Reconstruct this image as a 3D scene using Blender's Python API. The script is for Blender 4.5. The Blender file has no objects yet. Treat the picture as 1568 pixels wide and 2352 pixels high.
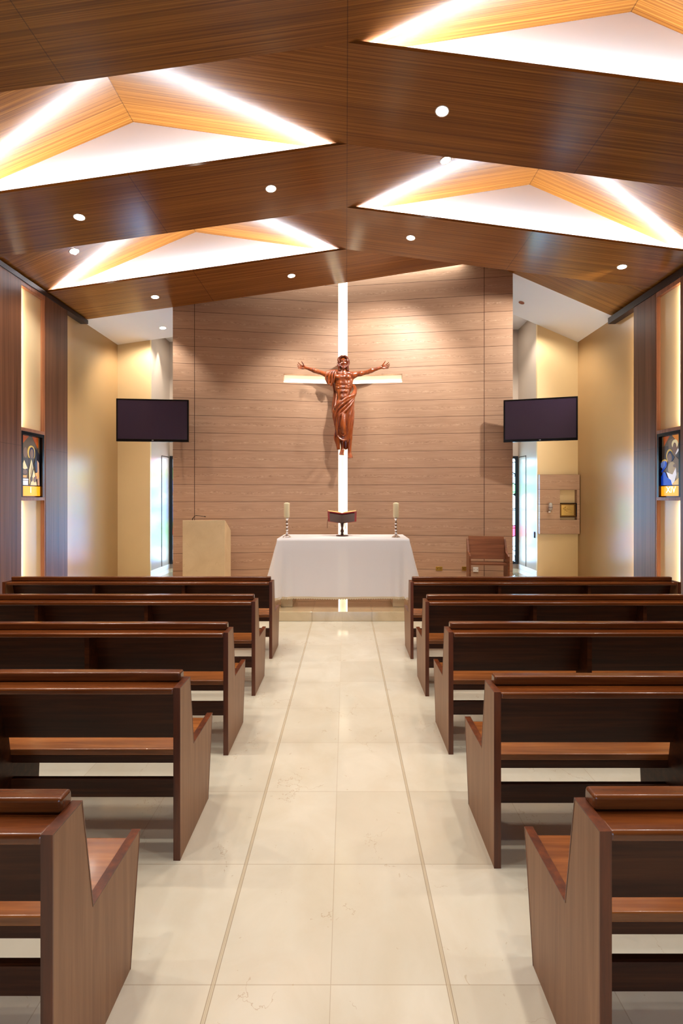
import bpy, bmesh, math, random
import numpy as np
from mathutils import Vector, Matrix, Euler
random.seed(7)
S = bpy.context.scene
C = S.collection
PI = math.pi
# ------------------------------------------------------------------ camera, world, exposure
F = 1060.0                      # focal length in pixels (image 1568 x 2352)
CX, CZ = 0.056, 1.80
cam = bpy.data.cameras.new('camera'); camo = bpy.data.objects.new('camera', cam); C.objects.link(camo)
camo.location = (CX, 0, CZ); camo.rotation_euler = (PI/2, 0, 0)
cam.sensor_fit = 'VERTICAL'; cam.sensor_height = 36.0; cam.sensor_width = 24.0
cam.lens = F/2352*36.0
cam.shift_x = -10/2352.0; cam.shift_y = -34/2352.0
cam.clip_start = 0.05; cam.clip_end = 100
S.camera = camo
w = bpy.data.worlds.new('world'); S.world = w; w.use_nodes = True
w.node_tree.nodes['Background'].inputs[0].default_value = (0.55, 0.7, 1.0, 1)
w.node_tree.nodes['Background'].inputs[1].default_value = 0.6
S.view_settings.view_transform = 'Standard'; S.view_settings.look = 'None'
S.view_settings.gamma = 1.0; S.view_settings.use_curve_mapping = False
S.view_settings.exposure = 0.76
# light levels
P_DOWN = 74.0      # nave downlights (watts each)
P_COVE = 37.0      # coves in the ceiling steps
P_NICHE = 12.0
P_GLASS = 7.0      # daylight through the stained glass
P_REAR_FILL = 22.0      # bluish fill at the added rear glass doors
COL_LAMP = (1.0, 0.94, 0.86)
COL_COVE = (0.84, 0.92, 1.0)
COL_NICHE = (1.0, 0.86, 0.62)
COL_REAR_FILL = (0.50, 0.70, 1.0)

def W(px, py, d):
    return (CX+(px-794)*d/F, d, CZ-(py-1142)*d/F)
# ------------------------------------------------------------------ materials
def lin(c):
    return tuple((v/255/12.92 if v/255 <= 0.04045 else ((v/255+0.055)/1.055)**2.4) for v in c)+(1.0,)
class NT:
    def __init__(s, name):
        s.m = bpy.data.materials.new(name); s.m.use_nodes = True
        s.t = s.m.node_tree; s.b = s.t.nodes['Principled BSDF']
    def n(s, kind, **kw):
        nd = s.t.nodes.new('ShaderNode'+kind)
        for k, v in kw.items():
            if k.startswith('i_'):
                key = k[2:]; key = int(key) if key.isdigit() else key.replace('_', ' ')
                nd.inputs[key].default_value = v
            else: setattr(nd, k, v)
        return nd
    def l(s, a, b): s.t.links.new(a, b)
    def math(s, op, a, b=None, c=None):
        nd = s.n('Math', operation=op)
        for i, v in enumerate((a, b, c)):
            if v is None: continue
            if isinstance(v, (int, float)): nd.inputs[i].default_value = v
            else: s.l(v, nd.inputs[i])
        return nd.outputs[0]
    def mix(s, f, a, b, mode='MIX'):
        nd = s.n('Mix', data_type='RGBA', blend_type=mode)
        for i, v in ((0, f), (6, a), (7, b)):
            if isinstance(v, (int, float)): nd.inputs[i].default_value = v
            elif isinstance(v, tuple): nd.inputs[i].default_value = v
            else: s.l(v, nd.inputs[i])
        return nd.outputs[2]
    def ramp(s, f, stops):
        nd = s.n('ValToRGB'); cr = nd.color_ramp
        while len(cr.elements) < len(stops): cr.elements.new(0.5)
        for e, (p, c) in zip(cr.elements, stops): e.position = p; e.color = c
        s.l(f, nd.inputs[0]); return nd.outputs[0]
    def bump(s, h, strength, dist):
        nd = s.n('Bump'); nd.inputs['Strength'].default_value = strength; nd.inputs['Distance'].default_value = dist
        s.l(h, nd.inputs['Height']); s.l(nd.outputs[0], s.b.inputs['Normal'])
def plain(name, c, rough=0.5, metal=0.0, spec=0.5, coat=0.0, emit=None, es=0.0, trans=0.0, alpha=1.0, ior=1.45):
    m = NT(name); b = m.b
    b.inputs['Base Color'].default_value = lin(c); b.inputs['Roughness'].default_value = rough
    b.inputs['Metallic'].default_value = metal; b.inputs['Specular IOR Level'].default_value = spec
    b.inputs['Coat Weight'].default_value = coat; b.inputs['Coat Roughness'].default_value = 0.12
    b.inputs['Transmission Weight'].default_value = trans; b.inputs['IOR'].default_value = ior
    b.inputs['Alpha'].default_value = alpha
    if emit: b.inputs['Emission Color'].default_value = lin(emit); b.inputs['Emission Strength'].default_value = es
    return m.m
def wood(name, dark, mid, light, axis='X', fine=55.0, along=0.7, rough=0.35, coat=0.0, seams=None, spec=0.5, distort=0.0, bump=0.0, broad=0.35):
    m = NT(name); tc = m.n('TexCoord'); mp = m.n('Mapping')
    sc = {'X': (along, fine, fine), 'Y': (fine, along, fine), 'Z': (fine, fine, along), 'XF': (along, fine, 0.3)}[axis]
    mp.inputs['Scale'].default_value = sc
    m.l(tc.outputs['Object'], mp.inputs['Vector'])
    n1 = m.n('TexNoise', i_Scale=1.0, i_Detail=5.0, i_Roughness=0.62, i_Distortion=distort)
    m.l(mp.outputs[0], n1.inputs['Vector'])
    mp2 = m.n('Mapping'); mp2.inputs['Scale'].default_value = tuple(v*0.16 for v in sc)
    m.l(tc.outputs['Object'], mp2.inputs['Vector'])
    n2 = m.n('TexNoise', i_Scale=1.0, i_Detail=3.0, i_Roughness=0.5, i_Distortion=distort*1.5)
    m.l(mp2.outputs[0], n2.inputs['Vector'])
    f = m.math('ADD', m.math('MULTIPLY', n1.outputs[0], 1.0-broad), m.math('MULTIPLY', n2.outputs[0], broad))
    col = m.ramp(f, [(0.33, lin(dark)), (0.5, lin(mid)), (0.66, lin(light))])
    if seams:
        sp = m.n('SeparateXYZ'); m.l(tc.outputs['Object'], sp.inputs[0])
        mask = None
        for ax, v, hw in seams:
            a = m.math('COMPARE', sp.outputs['XYZ'.index(ax)], v, hw)
            mask = a if mask is None else m.math('MAXIMUM', mask, a)
        col = m.mix(m.math('MULTIPLY', mask, 0.55), col, lin((30, 15, 8)))
    m.l(col, m.b.inputs['Base Color'])
    m.b.inputs['Roughness'].default_value = rough; m.b.inputs['Coat Weight'].default_value = coat
    m.b.inputs['Coat Roughness'].default_value = 0.1; m.b.inputs['Specular IOR Level'].default_value = spec
    if bump: m.bump(f, bump, 0.002)
    return m.m
M = {}
M['ceil_wood'] = wood('ceiling_veneer', (98, 55, 18), (134, 82, 30), (162, 108, 44), 'XF', 105, 0.4, 0.22, broad=0.12,
                      seams=[('X', 0.07, 0.004), ('X', 2.58, 0.004), ('X', -2.35, 0.004)])
M['wall_wood'] = wood('wall_veneer', (74, 42, 24), (104, 66, 44), (132, 88, 62), 'Z', 60, 0.5, 0.36, spec=0.4, seams=[('Z', 2.55, 0.003)])
M['trim_wood'] = wood('trim_veneer', (126, 76, 50), (150, 96, 66), (172, 118, 84), 'Z', 40, 0.8, 0.4)
M['pew_rail'] = wood('pew_polished', (72, 32, 10), (106, 53, 19), (138, 76, 30), 'X', 32, 1.6, 0.25, coat=0.25, distort=0.4)
M['pew_seat'] = wood('pew_seat_wood', (108, 58, 24), (142, 82, 38), (172, 108, 54), 'X', 30, 1.6, 0.25, coat=0.35, distort=0.4)
M['pew_board'] = wood('pew_board_wood', (46, 20, 8), (66, 31, 13), (88, 46, 21), 'X', 30, 1.4, 0.38, coat=0.0, spec=0.3, distort=0.4)
M['pew_end'] = wood('pew_end_lit_veneer', (120, 78, 47), (138, 95, 62), (154, 110, 75), 'Z', 34, 1.3, 0.42, distort=0.5)  # lighter than the other pew wood; aisle-side sheen put into the colour
M['pew_edge'] = wood('pew_edging', (58, 23, 8), (92, 42, 15), (122, 60, 24), 'Z', 30, 1.6, 0.35, coat=0.1, distort=0.3)
M['chair_wood'] = wood('chair_wood', (96, 52, 28), (124, 72, 44), (146, 92, 60), 'X', 28, 1.5, 0.35, distort=0.4)
M['white'] = plain('white_paint', (246, 244, 244), 0.6)
M['white_ceiling'] = plain('white_ceiling_paint', (236, 230, 226), 0.7)
def plaster(name, c, rough=0.27, spec=0.6):
    m = NT(name); tc = m.n('TexCoord'); n1 = m.n('TexNoise', i_Scale=1.2, i_Detail=3.0)
    m.l(tc.outputs['Object'], n1.inputs['Vector'])
    col = m.mix(n1.outputs[0], lin(c), lin(tuple(v*0.94 for v in c)))
    m.l(col, m.b.inputs['Base Color']); m.b.inputs['Roughness'].default_value = rough; m.b.inputs['Specular IOR Level'].default_value = spec
    n2 = m.n('TexNoise', i_Scale=90.0, i_Detail=3.0); m.l(tc.outputs['Object'], n2.inputs['Vector']); m.bump(n2.outputs[0], 0.15, 0.001)
    return m.m
M['plaster'] = plaster('cream_plaster', (184, 146, 98))
M['gold_wall'] = plaster('gold_plaster', (224, 194, 144), 0.3)
M['grey_wall'] = plaster('pale_wall', (190, 172, 154), 0.3)
M['dark_beam'] = plain('dark_beam', (34, 16, 10), 0.4)
M['black'] = plain('black_gloss', (10, 9, 10), 0.25)
M['frame_black'] = plain('window_frame_black', (14, 15, 20), 0.35)
M['screen'] = plain('dark_glass', (58, 46, 62), 0.1, spec=0.7)
M['chrome'] = plain('polished_silver', (235, 232, 232), 0.08, metal=1.0)
M['brass'] = plain('brass', (212, 170, 80), 0.3, metal=1.0)
M['gold'] = plain('gold_leaf', (222, 184, 104), 0.28, metal=0.9)
M['copper'] = plain('copper', (190, 110, 80), 0.35, metal=0.9)
M['candle'] = plain('candle_wax', (240, 226, 186), 0.45)
M['wick'] = plain('wick', (60, 50, 40), 0.8)
M['red_cover'] = plain('red_leather', (150, 22, 26), 0.4)
M['gilt'] = plain('gilt_pages', (240, 196, 110), 0.4)
M['ribbon'] = plain('ribbon', (96, 50, 24), 0.6)
M['stand_wood'] = plain('stand_walnut', (92, 68, 62), 0.4)
M['stand_dark'] = plain('stand_dark', (64, 34, 24), 0.3)
M['lens'] = plain('lamp_lens', (255, 250, 240), 0.4, emit=(255, 244, 226), es=14.0)
M['lens_off'] = plain('lamp_lens_off', (150, 90, 66), 0.3, metal=0.6)
M['trim_white'] = plain('lamp_trim', (240, 236, 228), 0.4)
M['cross_back'] = plain('cross_backlight', (240, 226, 190), 0.5, emit=(255, 240, 214), es=0.35)
M['cross_led'] = plain('cross_strip', (255, 252, 240), 0.5, emit=(255, 250, 238), es=1.6)
M['outlet_white'] = plain('outlet_white', (226, 220, 210), 0.4)
M['glass_clear'] = plain('lamp_glass', (240, 240, 236), 0.06, trans=0.7)
M['lamp_red'] = plain('lamp_band', (70, 22, 30), 0.4)
M['logo'] = plain('logo_silver', (225, 225, 228), 0.35)
M['pale_glow'] = plain('numeral_plate', (255, 170, 40), 0.4, emit=(255, 140, 20), es=0.85)
M['numeral'] = plain('numeral_white', (255, 248, 225), 0.4, emit=(255, 246, 220), es=1.2)
# carved statue wood
def statue_mat():
    m = NT('carved_wood'); tc = m.n('TexCoord'); mp = m.n('Mapping'); mp.inputs['Scale'].default_value = (18, 18, 2.0)
    m.l(tc.outputs['Object'], mp.inputs['Vector'])
    n1 = m.n('TexNoise', i_Scale=1.0, i_Detail=4.0, i_Distortion=0.6); m.l(mp.outputs[0], n1.inputs['Vector'])
    col = m.ramp(n1.outputs[0], [(0.3, lin((94, 40, 14))), (0.55, lin((142, 66, 24))), (0.75, lin((172, 88, 36)))])
    m.l(col, m.b.inputs['Base Color'])
    m.b.inputs['Roughness'].default_value = 0.28; m.b.inputs['Coat Weight'].default_value = 0.3; m.b.inputs['Coat Roughness'].default_value = 0.15
    return m.m
M['statue'] = statue_mat()
M['statue_hair'] = wood('carved_hair', (60, 20, 8), (96, 38, 16), (124, 56, 24), 'Z', 30, 8.0, 0.3, coat=0.25)
# sandblasted oak boards
def oak(name, z0=4.568, pitch=0.3166, vl=(-2.72, 2.60)):
    m = NT(name); tc = m.n('TexCoord'); sp = m.n('SeparateXYZ'); m.l(tc.outputs['Object'], sp.inputs[0])
    row = m.math('DIVIDE', m.math('SUBTRACT', sp.outputs[2], z0), pitch)
    fl = m.math('FLOOR', row); fr = m.math('FRACT', row)
    cmb = m.n('CombineXYZ')
    m.l(m.math('MULTIPLY', sp.outputs[0], 2.0), cmb.inputs[0]); m.l(m.math('MULTIPLY', fl, 7.3), cmb.inputs[1]); m.l(m.math('MULTIPLY', sp.outputs[2], 85.0), cmb.inputs[2])
    n1 = m.n('TexNoise', i_Scale=1.0, i_Detail=5.0, i_Roughness=0.6, i_Distortion=0.5); m.l(cmb.outputs[0], n1.inputs['Vector'])
    # wavy cathedral flecks in the middle of each board
    cm2 = m.n('CombineXYZ')
    m.l(m.math('MULTIPLY', sp.outputs[0], 9.0), cm2.inputs[0]); m.l(m.math('MULTIPLY', fl, 3.1), cm2.inputs[1]); m.l(m.math('MULTIPLY', sp.outputs[2], 60.0), cm2.inputs[2])
    n2 = m.n('TexNoise', i_Scale=1.0, i_Detail=3.0, i_Roughness=0.6, i_Distortion=2.2); m.l(cm2.outputs[0], n2.inputs['Vector'])
    cm3 = m.n('CombineXYZ'); m.l(m.math('MULTIPLY', sp.outputs[0], 1.4), cm3.inputs[0]); m.l(fl, cm3.inputs[1])
    n3 = m.n('TexNoise', i_Scale=1.0, i_Detail=1.0); m.l(cm3.outputs[0], n3.inputs['Vector'])
    ctr = m.math('MULTIPLY_ADD', n3.outputs[0], 0.5, 0.25)
    band = m.math('SUBTRACT', 1.0, m.math('MULTIPLY', m.math('ABSOLUTE', m.math('SUBTRACT', fr, ctr)), 9.0)); 
    bandc = m.n('Clamp'); m.l(band, bandc.inputs[0])
    flk = m.math('MULTIPLY', bandc.outputs[0], m.math('GREATER_THAN', n2.outputs[0], 0.585))
    drk = m.math('MULTIPLY', bandc.outputs[0], m.math('LESS_THAN', n2.outputs[0], 0.41))
    base = m.ramp(n1.outputs[0], [(0.3, lin((166, 130, 104))), (0.5, lin((180, 144, 116))), (0.7, lin((192, 158, 130)))])
    wn = m.n('TexWhiteNoise', noise_dimensions='1D'); m.l(fl, wn.inputs['W'])
    base = m.mix(m.math('MULTIPLY', wn.outputs[0], 0.18), base, lin((150, 100, 74)))
    base = m.mix(m.math('MULTIPLY', flk, 0.5), base, lin((226, 196, 166)))
    base = m.mix(m.math('MULTIPLY', drk, 0.5), base, lin((110, 70, 46)))
    line = m.math('LESS_THAN', m.math('ABSOLUTE', m.math('SUBTRACT', fr, 0.5)), 0.49)
    line = m.math('SUBTRACT', 1.0, line)
    for v in vl: line = m.math('MAXIMUM', line, m.math('COMPARE', sp.outputs[0], v, 0.005))
    base = m.mix(line, base, lin((74, 40, 26)))
    m.l(base, m.b.inputs['Base Color']); m.b.inputs['Roughness'].default_value = 0.45; m.b.inputs['Specular IOR Level'].default_value = 0.35
    m.bump(m.math('SUBTRACT', n1.outputs[0], m.math('MULTIPLY', line, 2.0)), 0.25, 0.002)
    return m.m
M['oak'] = oak('brushed_oak_boards')
M['oak_small'] = oak('brushed_oak_panel', 1.03, 0.311, (20.0,))
# polished marble
def marble(name, floor=True, y0=2.263, rough=0.13, tint=(222, 215, 196), tint2=(213, 203, 180)):
    m = NT(name); tc = m.n('TexCoord'); sp = m.n('SeparateXYZ'); m.l(tc.outputs['Object'], sp.inputs[0])
    n1 = m.n('TexNoise', i_Scale=2.6, i_Detail=6.0, i_Roughness=0.6, i_Distortion=0.6); m.l(tc.outputs['Object'], n1.inputs['Vector'])
    col = m.ramp(n1.outputs[0], [(0.3, lin(tint2)), (0.6, lin(tint)), (0.8, lin(tuple(min(255, v+8) for v in tint)))])
    # hairline veins
    nd = m.n('TexNoise', i_Scale=3.5, i_Detail=5.0, i_Roughness=0.65); m.l(tc.outputs['Object'], nd.inputs['Vector'])
    vm = m.n('VectorMath', operation='MULTIPLY_ADD'); m.l(nd.outputs['Color'], vm.inputs[0]); vm.inputs[1].default_value = (0.5, 0.5, 0.5); m.l(tc.outputs['Object'], vm.inputs[2])
    vo = m.n('TexVoronoi', feature='DISTANCE_TO_EDGE', i_Scale=2.2); m.l(vm.outputs[0], vo.inputs['Vector'])
    ng = m.n('TexNoise', i_Scale=2.4, i_Detail=2.0); m.l(tc.outputs['Object'], ng.inputs['Vector'])
    vein = m.math('MULTIPLY', m.math('LESS_THAN', vo.outputs['Distance'], 0.0045), m.math('GREATER_THAN', ng.outputs[0], 0.56))
    col = m.mix(m.math('MULTIPLY', vein, 0.42), col, lin((168, 128, 84)))
    ns = m.n('TexNoise', i_Scale=22.0, i_Detail=2.0, i_Distortion=1.0); m.l(tc.outputs['Object'], ns.inputs['Vector'])
    col = m.mix(m.math('MULTIPLY', m.math('GREATER_THAN', ns.outputs[0], 0.74), 0.35), col, lin((178, 146, 100)))
    if floor:
        ax = m.math('SUBTRACT', m.math('ABSOLUTE', sp.outputs[0]), 0.434)
        side = m.math('GREATER_THAN', ax, 0.0)
        sgn = m.math('MULTIPLY', m.math('SIGN', sp.outputs[0]), 10.0)
        u_out = m.math('ADD', m.math('DIVIDE', ax, 0.60), sgn)
        u_in = m.math('DIVIDE', sp.outputs[0], 0.434)
        u = m.math('ADD', m.math('MULTIPLY', u_out, side), m.math('MULTIPLY', u_in, m.math('SUBTRACT', 1.0, side)))
        v = m.math('DIVIDE', m.math('SUBTRACT', sp.outputs[1], y0), 0.5595)
        cu = m.n('CombineXYZ'); m.l(m.math('FLOOR', u), cu.inputs[0]); m.l(m.math('FLOOR', v), cu.inputs[1])
        wn = m.n('TexWhiteNoise', noise_dimensions='2D'); m.l(cu.outputs[0], wn.inputs['Vector'])
        col = m.mix(m.math('MULTIPLY', wn.outputs[0], 0.5), col, lin(tuple(v-12 for v in tint2)))
        def near(t, hw):
            return m.math('GREATER_THAN', m.math('ABSOLUTE', m.math('SUBTRACT', m.math('FRACT', t), 0.5)), 0.5-hw)
        g = m.math('MAXIMUM', near(v, 0.0032), near(u, 0.0035))
        col = m.mix(m.math('MULTIPLY', g, 0.5), col, lin((150, 122, 84)))
        g2 = m.math('COMPARE', m.math('ABSOLUTE', ax), 0.007, 0.0018)
        g3 = m.math('COMPARE', m.math('ABSOLUTE', ax), 0.0, 0.006)
        col = m.mix(m.math('MULTIPLY', g3, 0.4), col, lin((188, 168, 130)))
        col = m.mix(m.math('MULTIPLY', g2, 0.6), col, lin((140, 114, 80)))
        m.l(m.math('MULTIPLY_ADD', g, 0.3, rough), m.b.inputs['Roughness'])
    else: m.b.inputs['Roughness'].default_value = rough
    m.l(col, m.b.inputs['Base Color']); m.b.inputs['Specular IOR Level'].default_value = 0.5
    if rough < 0.06: m.b.inputs['Coat Weight'].default_value = 1.0; m.b.inputs['Coat Roughness'].default_value = 0.02; m.b.inputs['Coat IOR'].default_value = 1.8
    return m.m
M['floor'] = marble('cream_marble_floor')
M['marble'] = marble('cream_marble', False, rough=0.12, tint=(224, 200, 160), tint2=(214, 188, 148))
M['dais'] = marble('dais_marble', True, 6.70, 0.05, (222, 200, 160), (206, 182, 142))
# linen
def linen():
    m = NT('white_linen'); b = m.b
    b.inputs['Base Color'].default_value = lin((242, 237, 236)); b.inputs['Roughness'].default_value = 0.85
    tr = m.n('BsdfTransparent'); tl = m.n('BsdfTranslucent'); tl.inputs[0].default_value = lin((240, 232, 226))
    mx = m.n('MixShader'); mx.inputs[0].default_value = 0.06; m.l(b.outputs[0], mx.inputs[1]); m.l(tl.outputs[0], mx.inputs[2])
    mx2 = m.n('MixShader'); mx2.inputs[0].default_value = 0.02; m.l(mx.outputs[0], mx2.inputs[1]); m.l(tr.outputs[0], mx2.inputs[2])
    m.l(mx2.outputs[0], m.t.nodes['Material Output'].inputs[0])
    return m.m
M['linen'] = linen()
M['lace'] = plain('lace', (222, 204, 172), 0.8)
# stained glass of the rear windows, lit by the day outside
def stained():
    m = NT('stained_glass'); tc = m.n('TexCoord'); mp = m.n('Mapping'); mp.inputs['Scale'].default_value = (5.0, 1.0, 3.2)
    m.l(tc.outputs['Object'], mp.inputs['Vector'])
    vo = m.n('TexVoronoi', i_Scale=1.0); m.l(mp.outputs[0], vo.inputs['Vector'])
    sp = m.n('SeparateColor'); m.l(vo.outputs['Color'], sp.inputs[0])
    pal = m.n('ValToRGB'); cr = pal.color_ramp; cr.interpolation = 'CONSTANT'
    stops = [(0.0, (0.32, 0.58, 1, 1)), (0.28, (0.10, 0.35, 1.0, 1)), (0.42, (0.5, 0.75, 1, 1)), (0.60, (1.0, 0.75, 0.1, 1)), (0.68, (0.3, 0.6, 1, 1)), (0.80, (0.9, 0.04, 0.10, 1)), (0.85, (0.1, 0.7, 0.3, 1)), (0.91, (0.55, 0.8, 1, 1))]
    while len(cr.elements) < len(stops): cr.elements.new(0.5)
    for e, (p, c) in zip(cr.elements, stops): e.position = p; e.color = c
    m.l(sp.outputs[0], pal.inputs[0])
    ve = m.n('TexVoronoi', feature='DISTANCE_TO_EDGE', i_Scale=1.0); m.l(mp.outputs[0], ve.inputs['Vector'])
    lead = m.math('GREATER_THAN', ve.outputs['Distance'], 0.03)
    m.l(pal.outputs[0], m.b.inputs['Emission Color']); m.l(m.math('MULTIPLY', lead, P_GLASS), m.b.inputs['Emission Strength'])
    m.b.inputs['Base Color'].default_value = (0.05, 0.05, 0.06, 1); m.b.inputs['Roughness'].default_value = 0.2
    return m.m
M['stained'] = stained()
M['fill_glass'] = plain('door_glass', (200, 220, 255), 0.1, emit=(170, 205, 255), es=1.5)  # glows as added fill in the unseen rear doors
# ------------------------------------------------------------------ mesh builder
class MB:
    def __init__(s): s.v = []; s.f = []; s.mi = []; s.mats = []; s.cur = 0
    def use(s, mat):
        if mat not in s.mats: s.mats.append(mat)
        s.cur = s.mats.index(mat); return s
    def add(s, vs, fs):
        o = len(s.v); s.v += [tuple(v) for v in vs]
        for f in fs: s.f.append(tuple(i+o for i in f)); s.mi.append(s.cur)
        return s
    def box(s, x0, x1, y0, y1, z0, z1):
        vs = [(x, y, z) for z in (z0, z1) for y in (y0, y1) for x in (x0, x1)]
        return s.add(vs, [(0, 2, 3, 1), (4, 5, 7, 6), (0, 1, 5, 4), (2, 6, 7, 3), (0, 4, 6, 2), (1, 3, 7, 5)])
    def hexa(s, a, b):
        """prism between two polygons a and b with equal counts"""
        n = len(a); vs = list(a)+list(b)
        fs = [tuple(range(n))[::-1], tuple(range(n, 2*n))]+[(i, (i+1) % n, (i+1) % n+n, i+n) for i in range(n)]
        return s.add(vs, fs)
    def prismx(s, prof, x0, x1):   # prof = [(y,z)]
        return s.hexa([(x0, y, z) for y, z in prof], [(x1, y, z) for y, z in prof])
    def tube(s, pts, r, n=10, caps=True):
        pts = [Vector(p) for p in pts]; m = len(pts); rs = r if isinstance(r, (list, tuple)) else [r]*m
        vs = []; up = Vector((0, 0, 1)); pn = None
        for i, p in enumerate(pts):
            t = (pts[min(i+1, m-1)]-pts[max(i-1, 0)]).normalized()
            if pn is None:
                a = up if abs(t.z) < 0.9 else Vector((1, 0, 0)); nn = t.cross(a).normalized()
            else: nn = (pn-t*pn.dot(t)).normalized()
            pn = nn; b = t.cross(nn)
            for k in range(n):
                an = 2*PI*k/n; vs.append(p+(nn*math.cos(an)+b*math.sin(an))*rs[i])
        fs = [(i*n+k, i*n+(k+1) % n, (i+1)*n+(k+1) % n, (i+1)*n+k) for i in range(m-1) for k in range(n)]
        if caps: fs += [tuple(range(n))[::-1], tuple(range((m-1)*n, m*n))]
        return s.add(vs, fs)
    def lathe(s, prof, c=(0, 0, 0), n=28):   # prof [(r,z)]
        vs = [(c[0]+r*math.cos(2*PI*k/n), c[1]+r*math.sin(2*PI*k/n), c[2]+z) for r, z in prof for k in range(n)]
        m = len(prof)
        fs = [(i*n+k, i*n+(k+1) % n, (i+1)*n+(k+1) % n, (i+1)*n+k) for i in range(m-1) for k in range(n)]
        fs += [tuple(range(n))[::-1], tuple(range((m-1)*n, m*n))]
        return s.add(vs, fs)
    def build(s, name, mat=None, parent=None, smooth=False, bevel=0.0, seg=2, angle=40, recalc=True):
        me = bpy.data.meshes.new(name); me.from_pydata(s.v, [], s.f)
        if recalc:
            bm = bmesh.new(); bm.from_mesh(me); bmesh.ops.recalc_face_normals(bm, faces=bm.faces); bm.to_mesh(me); bm.free()
        for k in (s.mats or [mat]): me.materials.append(M[k] if isinstance(k, str) else k)
        if s.mats:
            for p, i in zip(me.polygons, s.mi): p.material_index = i
        if smooth:
            me.shade_smooth()
        o = bpy.data.objects.new(name, me); C.objects.link(o)
        if parent: o.parent = parent
        if bevel:
            b = o.modifiers.new('bevel', 'BEVEL'); b.width = bevel; b.segments = seg; b.limit_method = 'ANGLE'; b.angle_limit = math.radians(35); b.harden_normals = True
            me.shade_smooth()
        return o
def empty(name, label, cat, loc=(0, 0, 0), rz=0.0, group=None):
    o = bpy.data.objects.new(name, None); C.objects.link(o); o.empty_display_size = 0.1
    o.location = loc; o.rotation_euler = (0, 0, rz); o['label'] = label; o['category'] = cat
    if group: o['group'] = group
    return o
def tag(o, label, cat, group=None):
    o['label'] = label; o['category'] = cat
    if group: o['group'] = group
    return o
def struct(o, label=None):
    o['kind'] = 'structure'
    if label: o['label'] = label
    return o
def area(name, loc, rot, sx, sy, power, col, spread=None):
    l = bpy.data.lights.new(name, 'AREA'); l.shape = 'RECTANGLE'; l.size = sx; l.size_y = sy; l.energy = power; l.color = col
    if spread: l.spread = math.radians(spread)
    o = bpy.data.objects.new(name, l); C.objects.link(o); o.location = loc; o.rotation_euler = rot
    return o
def area_dir(name, loc, xdir, zdir, sx, sy, power, col, spread=None):
    """rectangle whose long side runs along xdir and which shines along zdir"""
    o = area(name, loc, (0, 0, 0), sx, sy, power, col, spread)
    x = Vector(xdir).normalized(); z = -Vector(zdir).normalized(); y = z.cross(x).normalized(); z = x.cross(y)
    o.rotation_euler = Matrix((x, y, z)).transposed().to_euler()
    return o
# ------------------------------------------------------------------ room shell
XL, XR = -4.764, 4.956          # plaster planes
PL, PR = -4.644, 4.836          # wood panel faces
YB, YG, YW = -3.0, 9.75, 10.82  # rear wall, gold walls, window wall
YS = 8.40                       # end of the wooden ceiling
DZ = 0.139                      # dais height
struct(MB().box(XL-0.2, XR+0.2, YB-0.2, YW+0.3, -0.1, 0).build('floor', 'floor'))
struct(MB().box(XL, XR, 6.69, YW, 0.0001, DZ).build('trim_dais', 'dais', bevel=0.006), 'polished cream marble altar step across the front of the room')
# side walls
struct(MB().box(XL-0.15, XL, YB, YW+0.15, 0, 6.6).build('wall_left', 'plaster'))
struct(MB().box(XR, XR+0.15, YB, YW+0.15, 0, 6.6).build('wall_right', 'plaster'))
struct(MB().box(XL, XR, YB-0.15, YB, 0, 6.6).build('wall_rear', 'plaster'))
struct(MB().box(XL, XR, YW, YW+0.15, 0, 6.6).build('wall_far', 'grey_wall'))
# gold return walls and corridor side walls
SL, SR = CX-4.13, CX+4.04
struct(MB().box(XL, SL-0.001, YG, YG+0.06, DZ, 5.8).build('wall_left_return', 'gold_wall'))
struct(MB().box(SR+0.001, XR, YG, YG+0.06, DZ, 5.8).build('wall_right_return', 'gold_wall'))
struct(MB().box(XL, SL, YG+0.061, YW, DZ, 5.8).build('wall_left_corridor', 'grey_wall'))
struct(MB().box(SR, XR, YG+0.061, YW, DZ, 5.8).build('wall_right_corridor', 'grey_wall'))
struct(MB().box(SL, SL+0.012, YG+0.0, YW, DZ, DZ+0.10).build('baseboard_left', 'white'))
struct(MB().box(SR-0.012, SR, YG+0.0, YW, DZ, DZ+0.10).build('baseboard_right', 'white'))
# added rear glass doors, unseen behind the camera, for a bluish daylight fill
d3 = struct(MB().box(-1.15, 1.15, YB, YB+0.04, 0, 2.35).build('door_3', 'fill_glass'))
fr = MB()
for x in (-1.2, -0.02, 1.16): fr.box(x, x+0.05, YB, YB+0.08, 0, 2.4)
fr.box(-1.2, 1.21, YB, YB+0.08, 2.35, 2.42); fr.build('door_frame', 'wall_wood', d3)
area('rear_fill_light', (0, YB+0.12, 1.25), (-PI/2, 0, PI), 2.2, 2.2, P_REAR_FILL, COL_REAR_FILL)  # unseen fill added just inside the rear doors
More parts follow.
